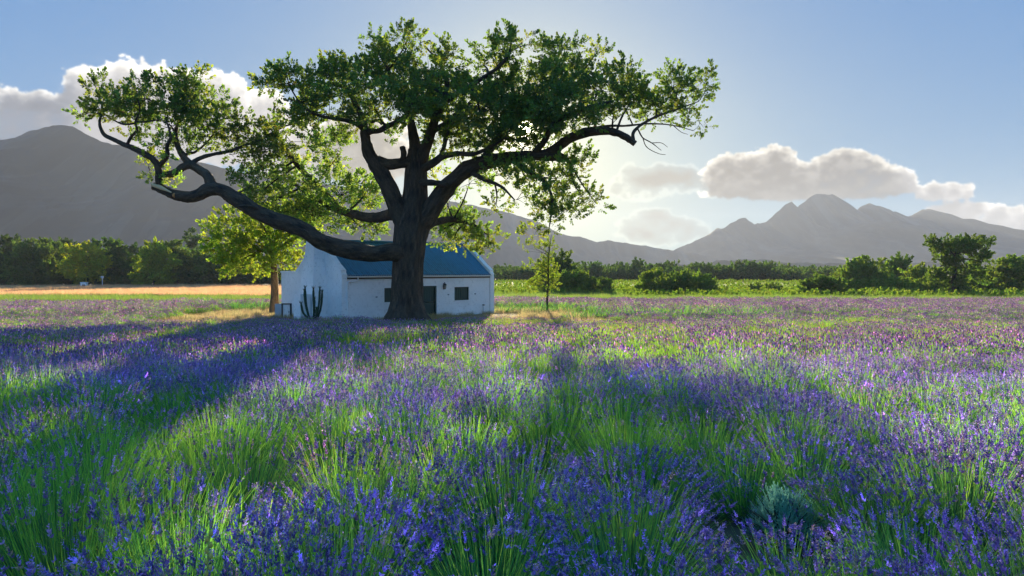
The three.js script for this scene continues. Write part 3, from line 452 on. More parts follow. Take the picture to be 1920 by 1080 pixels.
  // green shutters
  for (const [a, b, c, d] of [openings[0], openings[2]]) {
    const w = mesh('window', boxGeo(a, b, -0.2, c, d, -0.16), M.green, house);
    for (const [x0, y0, x1, y1] of [[a, b, a + 0.06, d], [c - 0.06, b, c, d], [a + 0.06, d - 0.06, c - 0.06, d], [a + 0.06, b, c - 0.06, b + 0.06]]) mesh('frame', boxGeo(x0, y0, -0.16, x1, y1, -0.07), M.green, w);
    const n = 7, mid = (a + c) / 2;
    for (const [x0, x1] of [[a + 0.07, mid - 0.01], [mid + 0.01, c - 0.07]]) {
      const s = mesh('shutter', boxGeo(x0, b + 0.07, -0.15, x1, d - 0.07, -0.12), M.green, house);
      for (let i = 0; i < 3; i++) { const wd = (x1 - x0) / 3; mesh('plank', boxGeo(x0 + wd * i + 0.006, b + 0.075, -0.12, x0 + wd * (i + 1) - 0.006, d - 0.075, -0.1), M.green, s); }
    }
    mesh('sill', boxGeo(a - 0.05, b - 0.06, -0.2, c + 0.05, b - 0.002, 0.05), M.white, house);
  }
  // stable door
  {
    const [a, b, c, d] = openings[1];
    for (const [x0, y0, x1, y1] of [[a, b, a + 0.09, d], [c - 0.09, b, c, d], [a + 0.09, d - 0.09, c - 0.09, d]]) mesh('door_frame', boxGeo(x0, y0, -0.24, x1, y1, -0.06), M.green, house);
    for (const [y0, y1] of [[b, 0.86], [0.88, d - 0.095]]) {
      const dr = mesh('door', boxGeo(a + 0.1, y0, -0.2, c - 0.1, y1, -0.16), M.green, house);
      for (let i = 0; i < 5; i++) { const wd = (c - a - 0.2) / 5; mesh('plank', boxGeo(a + 0.1 + wd * i + 0.006, y0 + 0.01, -0.16, a + 0.1 + wd * (i + 1) - 0.006, y1 - 0.01, -0.14), M.green, dr); }
      mesh('rail', boxGeo(a + 0.12, y1 - 0.14, -0.14, c - 0.12, y1 - 0.03, -0.115), M.green, dr);
    }
    const kn = new THREE.SphereGeometry(0.035, 10, 8); kn.translate(a + 0.2, 0.95, -0.1); mesh('door_knob', kn, M.iron, house);
  }
  // wall lantern
  {
    const la = mesh('wall_lantern', boxGeo(6.86, 1.62, 0, 6.94, 1.98, 0.03), M.iron, house);
    const body = new THREE.CylinderGeometry(0.085, 0.055, 0.2, 6); body.translate(6.9, 1.78, 0.14); mesh('lantern_body', body, new THREE.MeshPhysicalMaterial({ name: 'lantern_glass', color: rgb(0.25, 0.24, 0.2), roughness: 0.2 }), la);
    const top = new THREE.ConeGeometry(0.12, 0.12, 6); top.translate(6.9, 1.94, 0.14); mesh('lantern_cap', top, M.iron, la);
    mesh('bracket', branch([V(6.9, 1.95, 0.02), V(6.9, 2.04, 0.08), V(6.9, 2.0, 0.14)], [0.014, 0.014, 0.014], 6, 0, 1, 4), M.iron, la);
    const bot = new THREE.ConeGeometry(0.05, 0.07, 6); bot.rotateX(Math.PI); bot.translate(6.9, 1.645, 0.14); mesh('finial', bot, M.iron, la);
  }
  // standpipe and air vents
  const tap = mesh('standpipe', branch([V(9.95, B, 0.07), V(9.95, 0.55, 0.07), V(9.95, 0.62, 0.07)], [0.018, 0.018, 0.018], 8, 0, 1, 3), M.grey, house); mesh('tap', boxGeo(9.9, 0.56, 0.05, 10.0, 0.62, 0.17), M.iron, tap);
  for (const [x, y] of [[2.2, 1.28], [7.25, 1.3], [9.35, 1.3]]) { const v = mesh('air_vent', boxGeo(x - 0.06, y - 0.04, 0, x + 0.06, y + 0.04, 0.02), M.grey, house); for (let i = 0; i < 3; i++) mesh('vent_bar', boxGeo(x - 0.045, y - 0.025 + i * 0.02, 0.02, x + 0.045, y - 0.015 + i * 0.02, 0.028), M.iron, v); }
  // lower wing on the far side of the gable and the block beside the chimney foot
  const wing = mesh('wing', uvBox(boxGeo(-0.02, B, -7.05, 2.6, 2.62, -5.27)), M.white, house);
  mesh('coping', uvBox(boxGeo(-0.06, 2.62, -7.1, 2.65, 2.72, -5.27)), M.white, wing);
  mesh('garden_wall', uvBox(boxGeo(-1.6, B, -2.3, -1.01, 1.48, -1.5)), M.white, house);
}
// meter cupboard / yard gate beside the wing
{
  const p = at(532, 592, 43.2), o = thing('yard_gate', 'grey panel and white door in a dark frame beside the cottage wing and tree trunk', 'gate', [p.x, -0.15, p.z], 0.1);
  mesh('side_panel', boxGeo(-0.5, 0, -0.05, -0.12, 0.98, 0.0), M.grey, o);
  for (const a of [[-0.12, 0, -0.06, -0.05, 1.0, 0.03], [0.36, 0, -0.06, 0.45, 1.0, 0.03], [-0.05, 0.94, -0.06, 0.36, 1.0, 0.03]]) mesh('frame', boxGeo(...a), M.iron, o);
  const dr = mesh('door', boxGeo(-0.05, 0, -0.04, 0.36, 0.94, -0.01), M.white, o); mesh('handle', boxGeo(0.28, 0.45, -0.01, 0.31, 0.55, 0.02), M.iron, dr);
}
// candelabra cactus at the chimney foot
{
  const p = at(588, 600, 39.2), o = thing('candelabra_cactus', 'tall dark green candelabra cactus in front of the cottage chimney', 'cactus', [p.x, 0, p.z]);
  const mat = std({ name: 'cactus_skin', color: rgb(0.035, 0.06, 0.03) }), r = rng(5);
  const rib = (a) => 1 + 0.28 * Math.cos(a * 5);
  for (const [x, z, h, lean] of [[-0.3, 0, 1.88, -0.18], [-0.26, 0.12, 1.72, -0.24], [0.0, -0.1, 1.84, -0.03], [0.05, 0.14, 1.3, 0.06], [0.24, 0.1, 1.86, 0.17], [0.3, -0.05, 1.66, 0.2], [-0.36, 0.14, 1.05, -0.34], [0.14, 0.22, 0.8, 0.1]]) {
    const st = mesh('stem', branch([V(x * 0.25, -0.1, z * 0.3), V(x * 0.7, 0.25, z), V(x + lean * 0.4, h * 0.5, z), V(x + lean * 0.7, h * 0.85, z), V(x + lean * 0.75, h, z)], [0.035, 0.04, 0.045, 0.05, 0.03], 20, 0.12, r() * 9, 6, true, rib), mat, o);
    const tip = new Tris(); for (let k = 0; k < 44; k++) { const a = r() * 6.28, e = V(Math.cos(a), 0.3 + r(), Math.sin(a)).multiplyScalar(0.10 + 0.07 * r()), s = V(-Math.sin(a), 0, Math.cos(a)).multiplyScalar(0.012), c = V(x + lean * 0.75, h - 0.06 * r(), z); tip.tri(c.clone().add(s), c.clone().sub(s), c.clone().add(e), rgb(0.05, 0.09, 0.04)); }
    mesh('leaf_tuft', tip.geo(), M.stem, st);
  }
}

// ------------------------------------------------------------------ other trees
// spec: px, d, crown ellipses [dx, y, rx, ry, density] in metres round the trunk foot
function tree(name, label, group, px, d, trunk, blobs, o = {}) {
  const p = at(px, 504, d), y0 = land(p.x, p.z), t = thing(name, label, o.category ?? 'tree', [p.x, y0 - 0.05, p.z], 0, group);
  const r = rng(Math.round(px * 13 + d * 7)), list = [], twigs = [], top = trunk[0], rad = trunk[1];
  const size = o.size ?? 1.6, tint0 = o.tint ?? [1, 1, 1];
  const pts = [V(0, 0, 0), V((r() - 0.5) * 0.06 * top, top * 0.35, 0), V((o.lean ?? 0) * top * 0.5, top * 0.7, 0), V((o.lean ?? 0) * top, top, 0)];
  if (rad > 0) mesh('trunk', branch(pts, [rad * 1.35, rad, rad * 0.8, rad * 0.5], 10, 0.1, px, 5), o.bark ?? M.barkDark, t);
  for (const [dx, y, rx, ry, dens = 1, dz = 0] of blobs) {
    const c = V(dx, y, dz), rr = V(rx * 0.9, ry * 0.9, (o.deep ?? 0.9) * rx), vol = rx * ry * rr.z;
    const clumps = Math.max(3, Math.round(dens * 16 * Math.pow(vol / (size * size * size), 0.7)));
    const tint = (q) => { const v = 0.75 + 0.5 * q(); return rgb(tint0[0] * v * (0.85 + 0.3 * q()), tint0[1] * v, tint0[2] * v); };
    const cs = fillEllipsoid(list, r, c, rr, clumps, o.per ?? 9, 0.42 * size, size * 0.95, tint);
    if (rad > 0) {
      const a = pts[2].clone().lerp(pts[3], r()), m = a.clone().lerp(c, 0.5).add(V(0, 0.05 * top, 0));
      twigs.push(branch([a, m, c], [rad * 0.4, rad * 0.28, rad * 0.12], 5, 0.05, 1, 3, false));
      for (const q of cs) if (r() < 0.5) twigs.push(branch([m.clone().lerp(c, r()), q], [rad * 0.12, rad * 0.04], 3, 0, 1, 2, false));
    }
  }
  if (twigs.length) tag(mesh('boughs', mergeGeometries(twigs), o.bark ?? M.barkDark, t), null, null, null, 'stuff');
  addFoliage(list, o.sprays ?? bushSprays, M.leaf, t);
  return t;
}
// blobs from pixels: px, py, rx, ry at distance d relative to foot px
const blobsAt = (px0, d, list) => { const y0 = land((px0 - 960) / F * d, -d); return list.map(([x, y, rx, ry, dens, dz]) => [(x - px0) * d / F, (504 - y) * d / F + EYE.y - y0, rx * d / F, ry * d / F, dens, dz]); };
const byPx = (name, label, group, px, d, trunk, list, o) => tree(name, label, group, px, d, trunk, blobsAt(px, d, list), o);

byPx('field_tree', 'small bright green leafy tree with a straight orange-brown trunk left of the cottage', null, 513, 47, [4.6, 0.24],
  [[440, 440, 50, 38, 0.9], [500, 425, 60, 34, 0.9], [545, 445, 40, 40, 0.9], [470, 480, 60, 28, 0.9], [530, 490, 44, 22, 0.9], [420, 470, 34, 28, 0.8], [480, 405, 40, 18, 0.7], [450, 505, 30, 12, 0.7], [560, 410, 40, 30, 0.7], [600, 430, 34, 24, 0.6]], { size: 1.15, tint: [2.1, 1.8, 0.9], bark: M.barkWarm, sprays: oakSprays, per: 7 });
// sapling right of the cottage, built twig by twig
{
  const d = 49, p = at(1025, 588, d), o = thing('sapling', 'slender young tree with a thin straight stem right of the cottage', 'sapling', [p.x, land(p.x, p.z) - 0.05, p.z]);
  const loc = (px, py, dz = 0) => at(px, py, d + dz).sub(o.position), r = rng(31), list = [], twigs = [];
  mesh('trunk', branch([V(0, 0, 0), loc(1026, 560), loc(1028, 525), loc(1028, 490), loc(1031, 460), loc(1034, 440)], [0.09, 0.07, 0.06, 0.05, 0.03, 0.01], 8, 0.08, 4, 5), M.barkDark, o);
  for (const [x, y, rx, ry, n] of [[1000, 462, 18, 7, 5], [1030, 472, 12, 12, 9], [1005, 500, 22, 7, 10], [1030, 500, 10, 16, 9], [1022, 512, 8, 8, 6], [1010, 528, 20, 7, 9], [1036, 525, 10, 7, 6], [995, 538, 14, 5, 6], [1030, 545, 8, 5, 3], [985, 468, 6, 8, 3], [1036, 455, 6, 8, 3]])
    for (let i = 0; i < n; i++) { const q = loc(x + (r() * 2 - 1) * rx, y + (r() * 2 - 1) * ry, (r() - 0.5) * 1.2); const f = loc(1028, y + 8 + r() * 6); twigs.push(branch([f, f.clone().lerp(q, 0.6).add(V(0, 0.06, 0)), q], [0.012, 0.008, 0.004], 3, 0, 1, 2, false)); for (let k = 0; k < 2; k++) list.push([posed(q.clone().add(V((r() - 0.5) * 0.3, (r() - 0.5) * 0.2, (r() - 0.5) * 0.3)), V(r() - 0.5, r() - 0.2, r() - 0.5), r() * 6, 0.65 + 0.35 * r()), rgb(1.6, 1.4, 0.8)]); }
  tag(mesh('twigs', mergeGeometries(twigs), M.barkDark, o), null, null, null, 'stuff'); addFoliage(list, oakSprays, M.leaf, o);
}
// the row of trees below the left-hand mountain
const LG = 'trees in the row below the left-hand mountain', dark = [0.40, 0.46, 0.40], mid = [0.75, 0.8, 0.55], gold = [3.2, 2.0, 0.5];  // gold puts the sunlight on a crown into its leaf tint
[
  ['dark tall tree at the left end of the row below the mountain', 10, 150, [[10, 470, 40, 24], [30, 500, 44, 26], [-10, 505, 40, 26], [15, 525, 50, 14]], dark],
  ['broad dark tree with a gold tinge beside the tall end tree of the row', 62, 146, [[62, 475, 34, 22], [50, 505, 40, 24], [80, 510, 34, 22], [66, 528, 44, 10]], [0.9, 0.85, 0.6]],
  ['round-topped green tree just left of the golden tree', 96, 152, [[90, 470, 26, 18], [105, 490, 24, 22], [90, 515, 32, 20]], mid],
  ['yellow-green tree tinted with golden sunlight above the small white shed in the field', 163, 146, [[168, 478, 24, 17, 1.1], [140, 475, 16, 10], [155, 505, 36, 24], [185, 500, 18, 24]], gold],
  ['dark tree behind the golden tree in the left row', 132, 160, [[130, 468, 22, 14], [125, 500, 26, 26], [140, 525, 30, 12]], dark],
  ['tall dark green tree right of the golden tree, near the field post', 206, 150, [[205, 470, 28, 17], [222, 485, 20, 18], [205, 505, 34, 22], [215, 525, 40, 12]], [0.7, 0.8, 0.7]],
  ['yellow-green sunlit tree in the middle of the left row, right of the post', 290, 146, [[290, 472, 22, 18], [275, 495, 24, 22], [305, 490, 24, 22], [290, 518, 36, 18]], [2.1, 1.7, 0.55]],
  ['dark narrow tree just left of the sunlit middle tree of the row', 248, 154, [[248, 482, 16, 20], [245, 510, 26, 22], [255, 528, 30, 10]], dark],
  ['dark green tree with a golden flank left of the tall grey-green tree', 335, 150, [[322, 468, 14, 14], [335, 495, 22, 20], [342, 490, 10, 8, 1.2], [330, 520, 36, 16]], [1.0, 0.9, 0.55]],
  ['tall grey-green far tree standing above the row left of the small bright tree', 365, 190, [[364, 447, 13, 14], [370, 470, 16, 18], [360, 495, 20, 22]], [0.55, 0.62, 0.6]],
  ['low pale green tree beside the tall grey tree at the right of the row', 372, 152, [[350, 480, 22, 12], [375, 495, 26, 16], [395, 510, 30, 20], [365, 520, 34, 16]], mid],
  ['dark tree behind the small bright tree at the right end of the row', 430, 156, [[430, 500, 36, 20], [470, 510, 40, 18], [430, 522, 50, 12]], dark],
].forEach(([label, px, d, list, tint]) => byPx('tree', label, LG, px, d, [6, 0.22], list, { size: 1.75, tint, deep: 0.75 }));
// trees and bushes on the right
const gl = [1.2, 1.15, 0.7];
byPx('tree', 'tall irregular flat-topped tree standing alone at the right edge of the lavender', null, 1790, 92, [5.8, 0.3],
  [[1762, 458, 18, 9, 1.1], [1748, 452, 9, 6, 1], [1800, 458, 20, 9, 1], [1818, 455, 14, 7, 1], [1842, 455, 10, 5, 1.1], [1835, 465, 10, 6, 1], [1785, 469, 34, 9, 1], [1825, 478, 22, 12, 1.1], [1838, 490, 10, 8, 0.8], [1768, 482, 10, 8, 0.7], [1775, 496, 16, 8, 0.8], [1800, 500, 14, 9, 0.6], [1764, 511, 18, 9, 0.8], [1746, 522, 14, 11, 0.9], [1815, 512, 16, 10, 0.7], [1780, 530, 26, 13, 0.9], [1800, 546, 24, 8, 1], [1832, 526, 14, 12, 0.7], [1752, 543, 10, 7, 0.6]], { size: 1.35, tint: [0.9, 0.95, 0.6], deep: 0.7 });
const RG = 'trees beyond the vineyard on the right';
[
  ['rounded green tree behind the dark bush on the right', 1625, 112, [[1625, 510, 36, 16], [1600, 525, 30, 16], [1650, 522, 28, 18], [1625, 538, 50, 12]], gl],
  ['tall dark round-headed tree between the rounded tree and the flat-topped tree', 1690, 124, [[1690, 502, 20, 14], [1680, 518, 28, 16], [1700, 530, 34, 14]], mid],
  ['low yellow-green tree just left of the flat-topped tree', 1710, 112, [[1708, 516, 16, 6, 1.3], [1700, 530, 24, 12], [1730, 526, 20, 14]], gl],
  ['spreading green tree behind the small white house at the right edge', 1895, 104, [[1890, 512, 30, 14], [1910, 500, 24, 10], [1880, 528, 24, 16], [1915, 525, 30, 18]], gl],
  ['dark tree between the flat-topped tree and the right-hand house', 1842, 126, [[1842, 512, 24, 10], [1850, 528, 26, 14]], dark],
  ['green tree at the far right end beyond the vineyard', 1965, 106, [[1965, 500, 34, 16], [1960, 525, 46, 20]], mid],
].forEach(([label, px, d, list, tint]) => byPx('tree', label, RG, px, d, [3.4, 0.16], list, { size: 1.9, tint }));
const bush = (label, px, d, list, tint, grp) => byPx('bush', label, grp, px, d, [1.2, 0.1], list, { size: 1.3, tint, category: 'bush', per: 10 });
bush('dark round bush at the far edge of the lavender on the right', 1541, 95, [[1541, 535, 28, 15], [1530, 545, 26, 10], [1555, 543, 24, 12]], [0.8, 0.85, 0.6]);
bush('left bush of the clump in the vineyard, the tallest one', 1230, 100, [[1228, 528, 26, 18], [1220, 543, 22, 10], [1245, 540, 18, 12]], gl);
bush('middle bush of the clump in the vineyard', 1275, 101, [[1272, 530, 26, 15], [1285, 542, 30, 11]], [1, 1, 0.65]);
bush('right bush of the clump in the vineyard', 1318, 100, [[1315, 530, 22, 14], [1325, 543, 18, 9]], gl);
bush('small round dark bush left of the vineyard clump', 1125, 102, [[1125, 538, 20, 12], [1122, 545, 20, 7]], [0.75, 0.8, 0.55]);
bush('low broad bush between the sapling and the small round bush', 1075, 106, [[1075, 527, 24, 12], [1055, 530, 24, 14], [1085, 540, 22, 8]], gl);
bush('tiny bush alone in the green strip right of the vineyard clump', 1452, 106, [[1452, 542, 8, 5], [1448, 545, 6, 3]], [0.8, 0.8, 0.5]);
bush('tiny low bush left of the dark round bush', 1414, 110, [[1414, 543, 5, 4], [1416, 545, 5, 3]], [0.9, 0.9, 0.5]);
byPx('tree', 'grey-green open tree behind the sapling', null, 1050, 126, [4, 0.14], [[1052, 488, 18, 10, 0.8], [1040, 505, 26, 14, 0.9], [1060, 515, 26, 14], [1030, 522, 30, 12], [1040, 535, 40, 8]], { size: 1.9, tint: [0.9, 0.9, 0.6] });
// the hazy belt of trees beyond the vineyard
{
  const r = rng(404);
  const tops = [[945, 500], [975, 512], [1000, 510], [1085, 502], [1108, 498], [1130, 506], [1155, 502], [1178, 500], [1198, 498], [1222, 506], [1245, 502], [1262, 500], [1290, 503], [1312, 500], [1338, 506], [1360, 505], [1382, 498], [1402, 497], [1425, 500], [1448, 502], [1470, 506], [1490, 512], [1510, 508], [1530, 516], [1560, 518], [1585, 514]];
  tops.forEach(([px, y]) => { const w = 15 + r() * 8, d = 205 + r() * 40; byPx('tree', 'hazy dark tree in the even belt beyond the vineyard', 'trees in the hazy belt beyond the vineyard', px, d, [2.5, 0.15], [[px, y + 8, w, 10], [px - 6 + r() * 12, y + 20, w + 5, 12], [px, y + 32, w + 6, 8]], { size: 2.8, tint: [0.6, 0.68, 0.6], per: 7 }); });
}
// small white shed and post in the wheat field, white house at the right edge
{
  const p = at(158, 537, 140), o = thing('shed', 'tiny white shed with a dark opening at the far side of the wheat field', 'shed', [p.x, land(p.x, p.z), p.z], 0.2);
  mesh('wall', boxGeo(-0.5, 0, -0.5, 0.5, 0.95, 0.5), M.white, o); mesh('roof', boxGeo(-0.56, 0.95, -0.56, 0.56, 1.03, 0.58), M.white, o); mesh('opening', boxGeo(-0.2, 0, 0.5, 0.3, 0.6, 0.51), M.iron, o);
  const q = at(192, 537, 138), s = thing('field_post', 'thin grey post with a box on top beside the white shed', 'post', [q.x, land(q.x, q.z), q.z]);
  mesh('pole', branch([V(0, 0, 0), V(0, 1, 0), V(0, 2, 0)], [0.07, 0.06, 0.06], 8, 0, 1, 2), M.grey, s); mesh('box', boxGeo(-0.2, 1.8, -0.15, 0.2, 2.2, 0.15), M.grey, s);
  const h = at(1856, 541, 128), w = thing('farmhouse', 'small white house half hidden among the trees at the right edge', 'house', [h.x, land(h.x, h.z) - 0.1, h.z], -0.2);
  mesh('wall', boxGeo(-1.6, 0, -1.5, 1.6, 1.6, 1.5), M.white, w);
  const sh = new THREE.Shape([new THREE.Vector2(-1.8, 1.6), new THREE.Vector2(1.8, 1.6), new THREE.Vector2(1.3, 2.6), new THREE.Vector2(-1.3, 2.6)]), g = new THREE.ExtrudeGeometry(sh, { depth: 3.2, bevelEnabled: false }); g.translate(0, 0, -1.6); mesh('roof', g, std({ name: 'pale_roof', color: rgb(0.5, 0.55, 0.62), roughness: 0.6 }), w);
  mesh('window', boxGeo(-0.9, 0.5, 1.5, -0.3, 1.2, 1.52), M.iron, w); mesh('door', boxGeo(0.3, 0, 1.5, 0.95, 1.3, 1.52), M.iron, w);
}

// ------------------------------------------------------------------ lavender
// one plant: fine leaves low down, thin stems fanned out into a dome, flower spikes at their tips
function lavender(seed, stems, flowered, o = {}) {
  const r = rng(seed), t = new Tris(), w = (o.wide ?? 1) * 0.0021, detail = o.detail ?? 1;
  const leafTone = () => { const v = 0.8 + 0.45 * r(); return rgb(0.07 * v, 0.215 * v, 0.06 * v); };
  const stemTone = () => { const v = 0.75 + 0.5 * r(), y = r(); return rgb((0.155 + 0.12 * y) * v, 0.48 * v, 0.06 * v); };
  const bloom = () => { const k = r(), v = 0.6 + 0.8 * r(); return k < 0.45 ? rgb(0.34 * v, 0.225 * v, 0.55 * v) : k < 0.72 ? rgb(0.17 * v, 0.125 * v, 0.36 * v) : k < 0.84 ? rgb(0.60 * v, 0.43 * v, 0.82 * v) : rgb(0.46 * v, 0.37 * v, 0.33 * v); };
  const strip = (a, b, c, wd, k) => { const s = V(r() - 0.5, 0, r() - 0.5).normalize().multiplyScalar(wd); t.quad(a.clone().sub(s), a.clone().add(s), b.clone().add(s), b.clone().sub(s), k); t.quad(b.clone().sub(s), b.clone().add(s), c.clone().addScaledVector(s, 0.5), c.clone().addScaledVector(s, -0.5), k); };
  for (let i = 0; i < stems * (detail > 0.5 ? 1.6 : 0.9); i++) {            // low leaves
    const a = r() * 6.283, e = Math.pow(r(), 0.55) * 1.3, l = (0.24 + 0.24 * r()) * (o.low ?? 1), b = V(Math.cos(a) * 0.24 * r(), 0.02, Math.sin(a) * 0.24 * r());
    const dir = V(Math.sin(e) * Math.cos(a), Math.cos(e), Math.sin(e) * Math.sin(a)), m = b.clone().addScaledVector(dir, l * 0.55).add(V(0, 0.02, 0)), c = b.clone().addScaledVector(dir, l).add(V(0, 0.03, 0));
    strip(b, m, c, w * 1.7, leafTone());
  }
  for (let i = 0; i < stems; i++) {
    const a = r() * 6.283, e = Math.pow(r(), 0.56) * 1.12, l = (0.50 + 0.13 * r()) * (1 - 0.07 * e), b = V(Math.cos(a) * 0.2 * r(), 0.03, Math.sin(a) * 0.2 * r());
    const dir = V(Math.sin(e) * Math.cos(a) + 0.06, Math.cos(e), Math.sin(e) * Math.sin(a)).normalize();
    const m = b.clone().addScaledVector(dir, l * 0.5).add(V(0, -0.01, 0)), c = b.clone().addScaledVector(dir, l).add(V((r() - 0.5) * 0.05, 0.04 * e, (r() - 0.5) * 0.05));
    strip(b, m, c, w, stemTone());
    if (r() > flowered) continue;
    const ax = c.clone().sub(m).normalize(), sl = (0.030 + 0.03 * r()) * (o.spike ?? 1), whorls = detail > 0.5 ? 4 : 1;
    const s1 = V(ax.y, -ax.x, 0.3).cross(ax).normalize(), s2 = s1.clone().cross(ax);
    if (whorls > 1) {                                // separate buds set round the axis in whorls, a stray whorl below
      const buds = 11 + Math.floor(r() * 5), base = bloom(), stray = r() < 0.45;
      for (let k = 0; k < buds; k++) {
        const f = stray && k < 2 ? -0.55 : k / (buds - 1), an = k * 2.4 + r(), out = s1.clone().multiplyScalar(Math.cos(an)).addScaledVector(s2, Math.sin(an)), R = 0.0068 * (o.spike ?? 1) * (1.1 - 0.6 * Math.max(0, f)) * (0.75 + 0.5 * r());
        const cc = c.clone().addScaledVector(ax, sl * (f - 0.15)), dir = out.clone().addScaledVector(ax, 0.9).normalize(), side = dir.clone().cross(ax).normalize().multiplyScalar(R * 0.62), tip = cc.clone().addScaledVector(dir, R * 1.9), q3 = cc.clone().addScaledVector(out, R * 0.9).addScaledVector(ax, -R * 0.3);
        const tone = r() < 0.35 ? bloom() : base.clone().multiplyScalar(0.8 + 0.4 * r()), A = cc.clone().add(side), B = cc.clone().sub(side);
        t.tri(A, q3, tip, tone); t.tri(q3, B, tip, tone); t.tri(B, A, tip, tone);
        if (r() < 0.22) { const tn = rgb(0.62, 0.46, 0.86); t.tri(tip, tip.clone().addScaledVector(dir, R * 0.9).add(side), tip.clone().addScaledVector(dir, R * 0.9).sub(side), tn); }
      }
    } else {
      const cc = c.clone().addScaledVector(ax, sl * 0.4), hr = 0.0068 * (0.8 + 0.4 * r()) * (o.spike ?? 1) * (o.wide ?? 1), tone = bloom(), up = cc.clone().addScaledVector(ax, sl * 0.6), dn = cc.clone().addScaledVector(ax, -sl * 0.6), ring = [];
      for (let q = 0; q < 3; q++) ring.push(cc.clone().addScaledVector(s1, Math.cos(q * 2.094) * hr * (0.8 + 0.5 * r())).addScaledVector(s2, Math.sin(q * 2.094) * hr * (0.8 + 0.5 * r())));
      for (let q = 0; q < 3; q++) { t.tri(ring[q], ring[(q + 1) % 3], up, tone); t.tri(ring[(q + 1) % 3], ring[q], dn, tone); }
    }
  }
  return t.geo();
}
{
  const field = new THREE.Group(); field.name = 'lavender_field'; field.userData.kind = 'stuff'; scene.add(field);
  const nr = { spike: 1.45, wide: 1.0 }, near = [lavender(1, 400, 0.68, nr), lavender(2, 400, 0.58, nr), lavender(3, 400, 0.7, nr), lavender(4, 430, 0.36, nr), lavender(5, 440, 0.2, nr), lavender(6, 460, 0.06, nr)];
  const fr = { detail: 0, wide: 1.65, spike: 1.25 }, far = [lavender(31, 270, 0.76, fr), lavender(32, 270, 0.7, fr), lavender(33, 270, 0.72, fr), lavender(34, 280, 0.42, fr), lavender(35, 270, 0.2, fr), lavender(36, 270, 0.05, fr)];
  const nl = near.map(() => []), fl = far.map(() => []), r = rng(9);
  const trunkP = at(765, 595, D0);
  let n = 0;
  let row = 0.62;
  for (let d = 1.1; d < 64; d += row) {
    const half = d * 0.72 + 3.5, big = d < 16; row = big ? 0.92 : 0.88;
    for (let x = -half; x < half; x += big ? 0.78 : 0.74) {
      const X = x + (r() - 0.5) * 0.34, Dd = d + (r() - 0.5) * 0.34 + 0.3 * Math.sin(x * 0.3);
      if (Dd < 1.15 || (X < -17 && Dd > 56)) continue;
      const P = V(X, 0, -Dd);
      // bare places: the cottage, the yard, the foot of the oak
      const yard = X > -19 && X < 5.5 - (Dd - 37) * 0.1 && Dd > 36.6 && Dd < 52 ? 1 : 0;
      if ((yard && !(Dd < 39.8 && X > -14 && X < 0.5 + (Dd - 37) && r() < 0.8)) || Math.hypot(P.x - trunkP.x, P.z - trunkP.z) < 2.2) continue;
      const patch = fbm(X * 0.33 + 31, Dd * 0.28 + 7, 0, 3), patch2 = noise(X * 0.9 + 3, Dd * 0.9 + 70);
      const gap = noise(X * 0.55 + 90, Dd * 0.45 + 12); if (gap > 0.82 && r() < 0.6 && Dd < 36) continue;
      const nearYard = sstep(20, 34, Dd) * sstep(38, 36, Dd) * sstep(-20, -6, X) * sstep(9, 2, X);
      let v = patch * 0.75 + patch2 * 0.25 + nearYard * 0.14;
      v += (r() - 0.5) * 0.12 - 0.05 * sstep(6, 14, Dd) - 0.04 * sstep(22, 40, Dd) * (1 - nearYard);
      let kind = v < 0.49 ? Math.floor(r() * 3) : v < 0.575 ? 3 : v < 0.62 ? 4 : 5;
      if (kind === 5 && Dd > 12 && r() < 0.4) kind = 3;
      if (Dd > 13 && Dd < 36 && noise(X * 0.7 + 200, Dd * 0.6) > 0.79) kind = 5;
      const low = Math.abs(X - 0.364 * Dd) < 0.5 && Dd > 4.0 && Dd < 5.6 ? (Math.hypot(X - 1.82, Dd - 5) < 0.36 ? 0 : 0.58) : 1;
      if (!low) continue;
      if (Dd > 38 && kind > 3 && r() < 0.7) kind = Math.floor(r() * 3);
      const hgt = (0.80 + 0.4 * r() + 0.25 * (patch - 0.5)) * lerp(1, 0.62, sstep(24, 36, Dd) * sstep(44, 38, Dd)) * (Dd > 40 ? 0.9 : 1) * (yard ? 0.8 : 1) * low, wid = (0.85 + 0.32 * r());
      const m = new THREE.Matrix4().compose(V(X, land(X, -Dd) - 0.03, -Dd), new THREE.Quaternion().setFromEuler(new THREE.Euler((r() - 0.5) * 0.3, r() * 6.28, -0.07 + (r() - 0.5) * 0.25)), V(wid, hgt * 1.06, wid));
      const hue = r(), pale = sstep(9, 24, Dd), tone = (0.82 + 0.36 * r()) * (1.22 - 0.22 * pale), c = kind >= 4 ? rgb((0.95 + 0.25 * hue + 0.3 * pale) * tone, (1 - 0.12 * pale) * tone, 0.85 * tone) : rgb((0.92 + 0.2 * hue + 0.34 * pale) * tone, (1 + 0.12 * pale) * tone, (0.95 + 0.12 * hue - 0.04 * pale) * tone);  // tint lifts near plants out of the shade, warms far ones like sunlit bloom
      (Dd < 16 ? nl : fl)[kind].push([m, c]); n++;
    }
  }
  near.forEach((g, i) => { if (nl[i].length) copies('lavender_plants', g, M.stem, nl[i], field); });
  far.forEach((g, i) => { if (fl[i].length) copies('lavender_plants', g, M.stem, fl[i], field); });
  console.log('lavender plants', n);
}
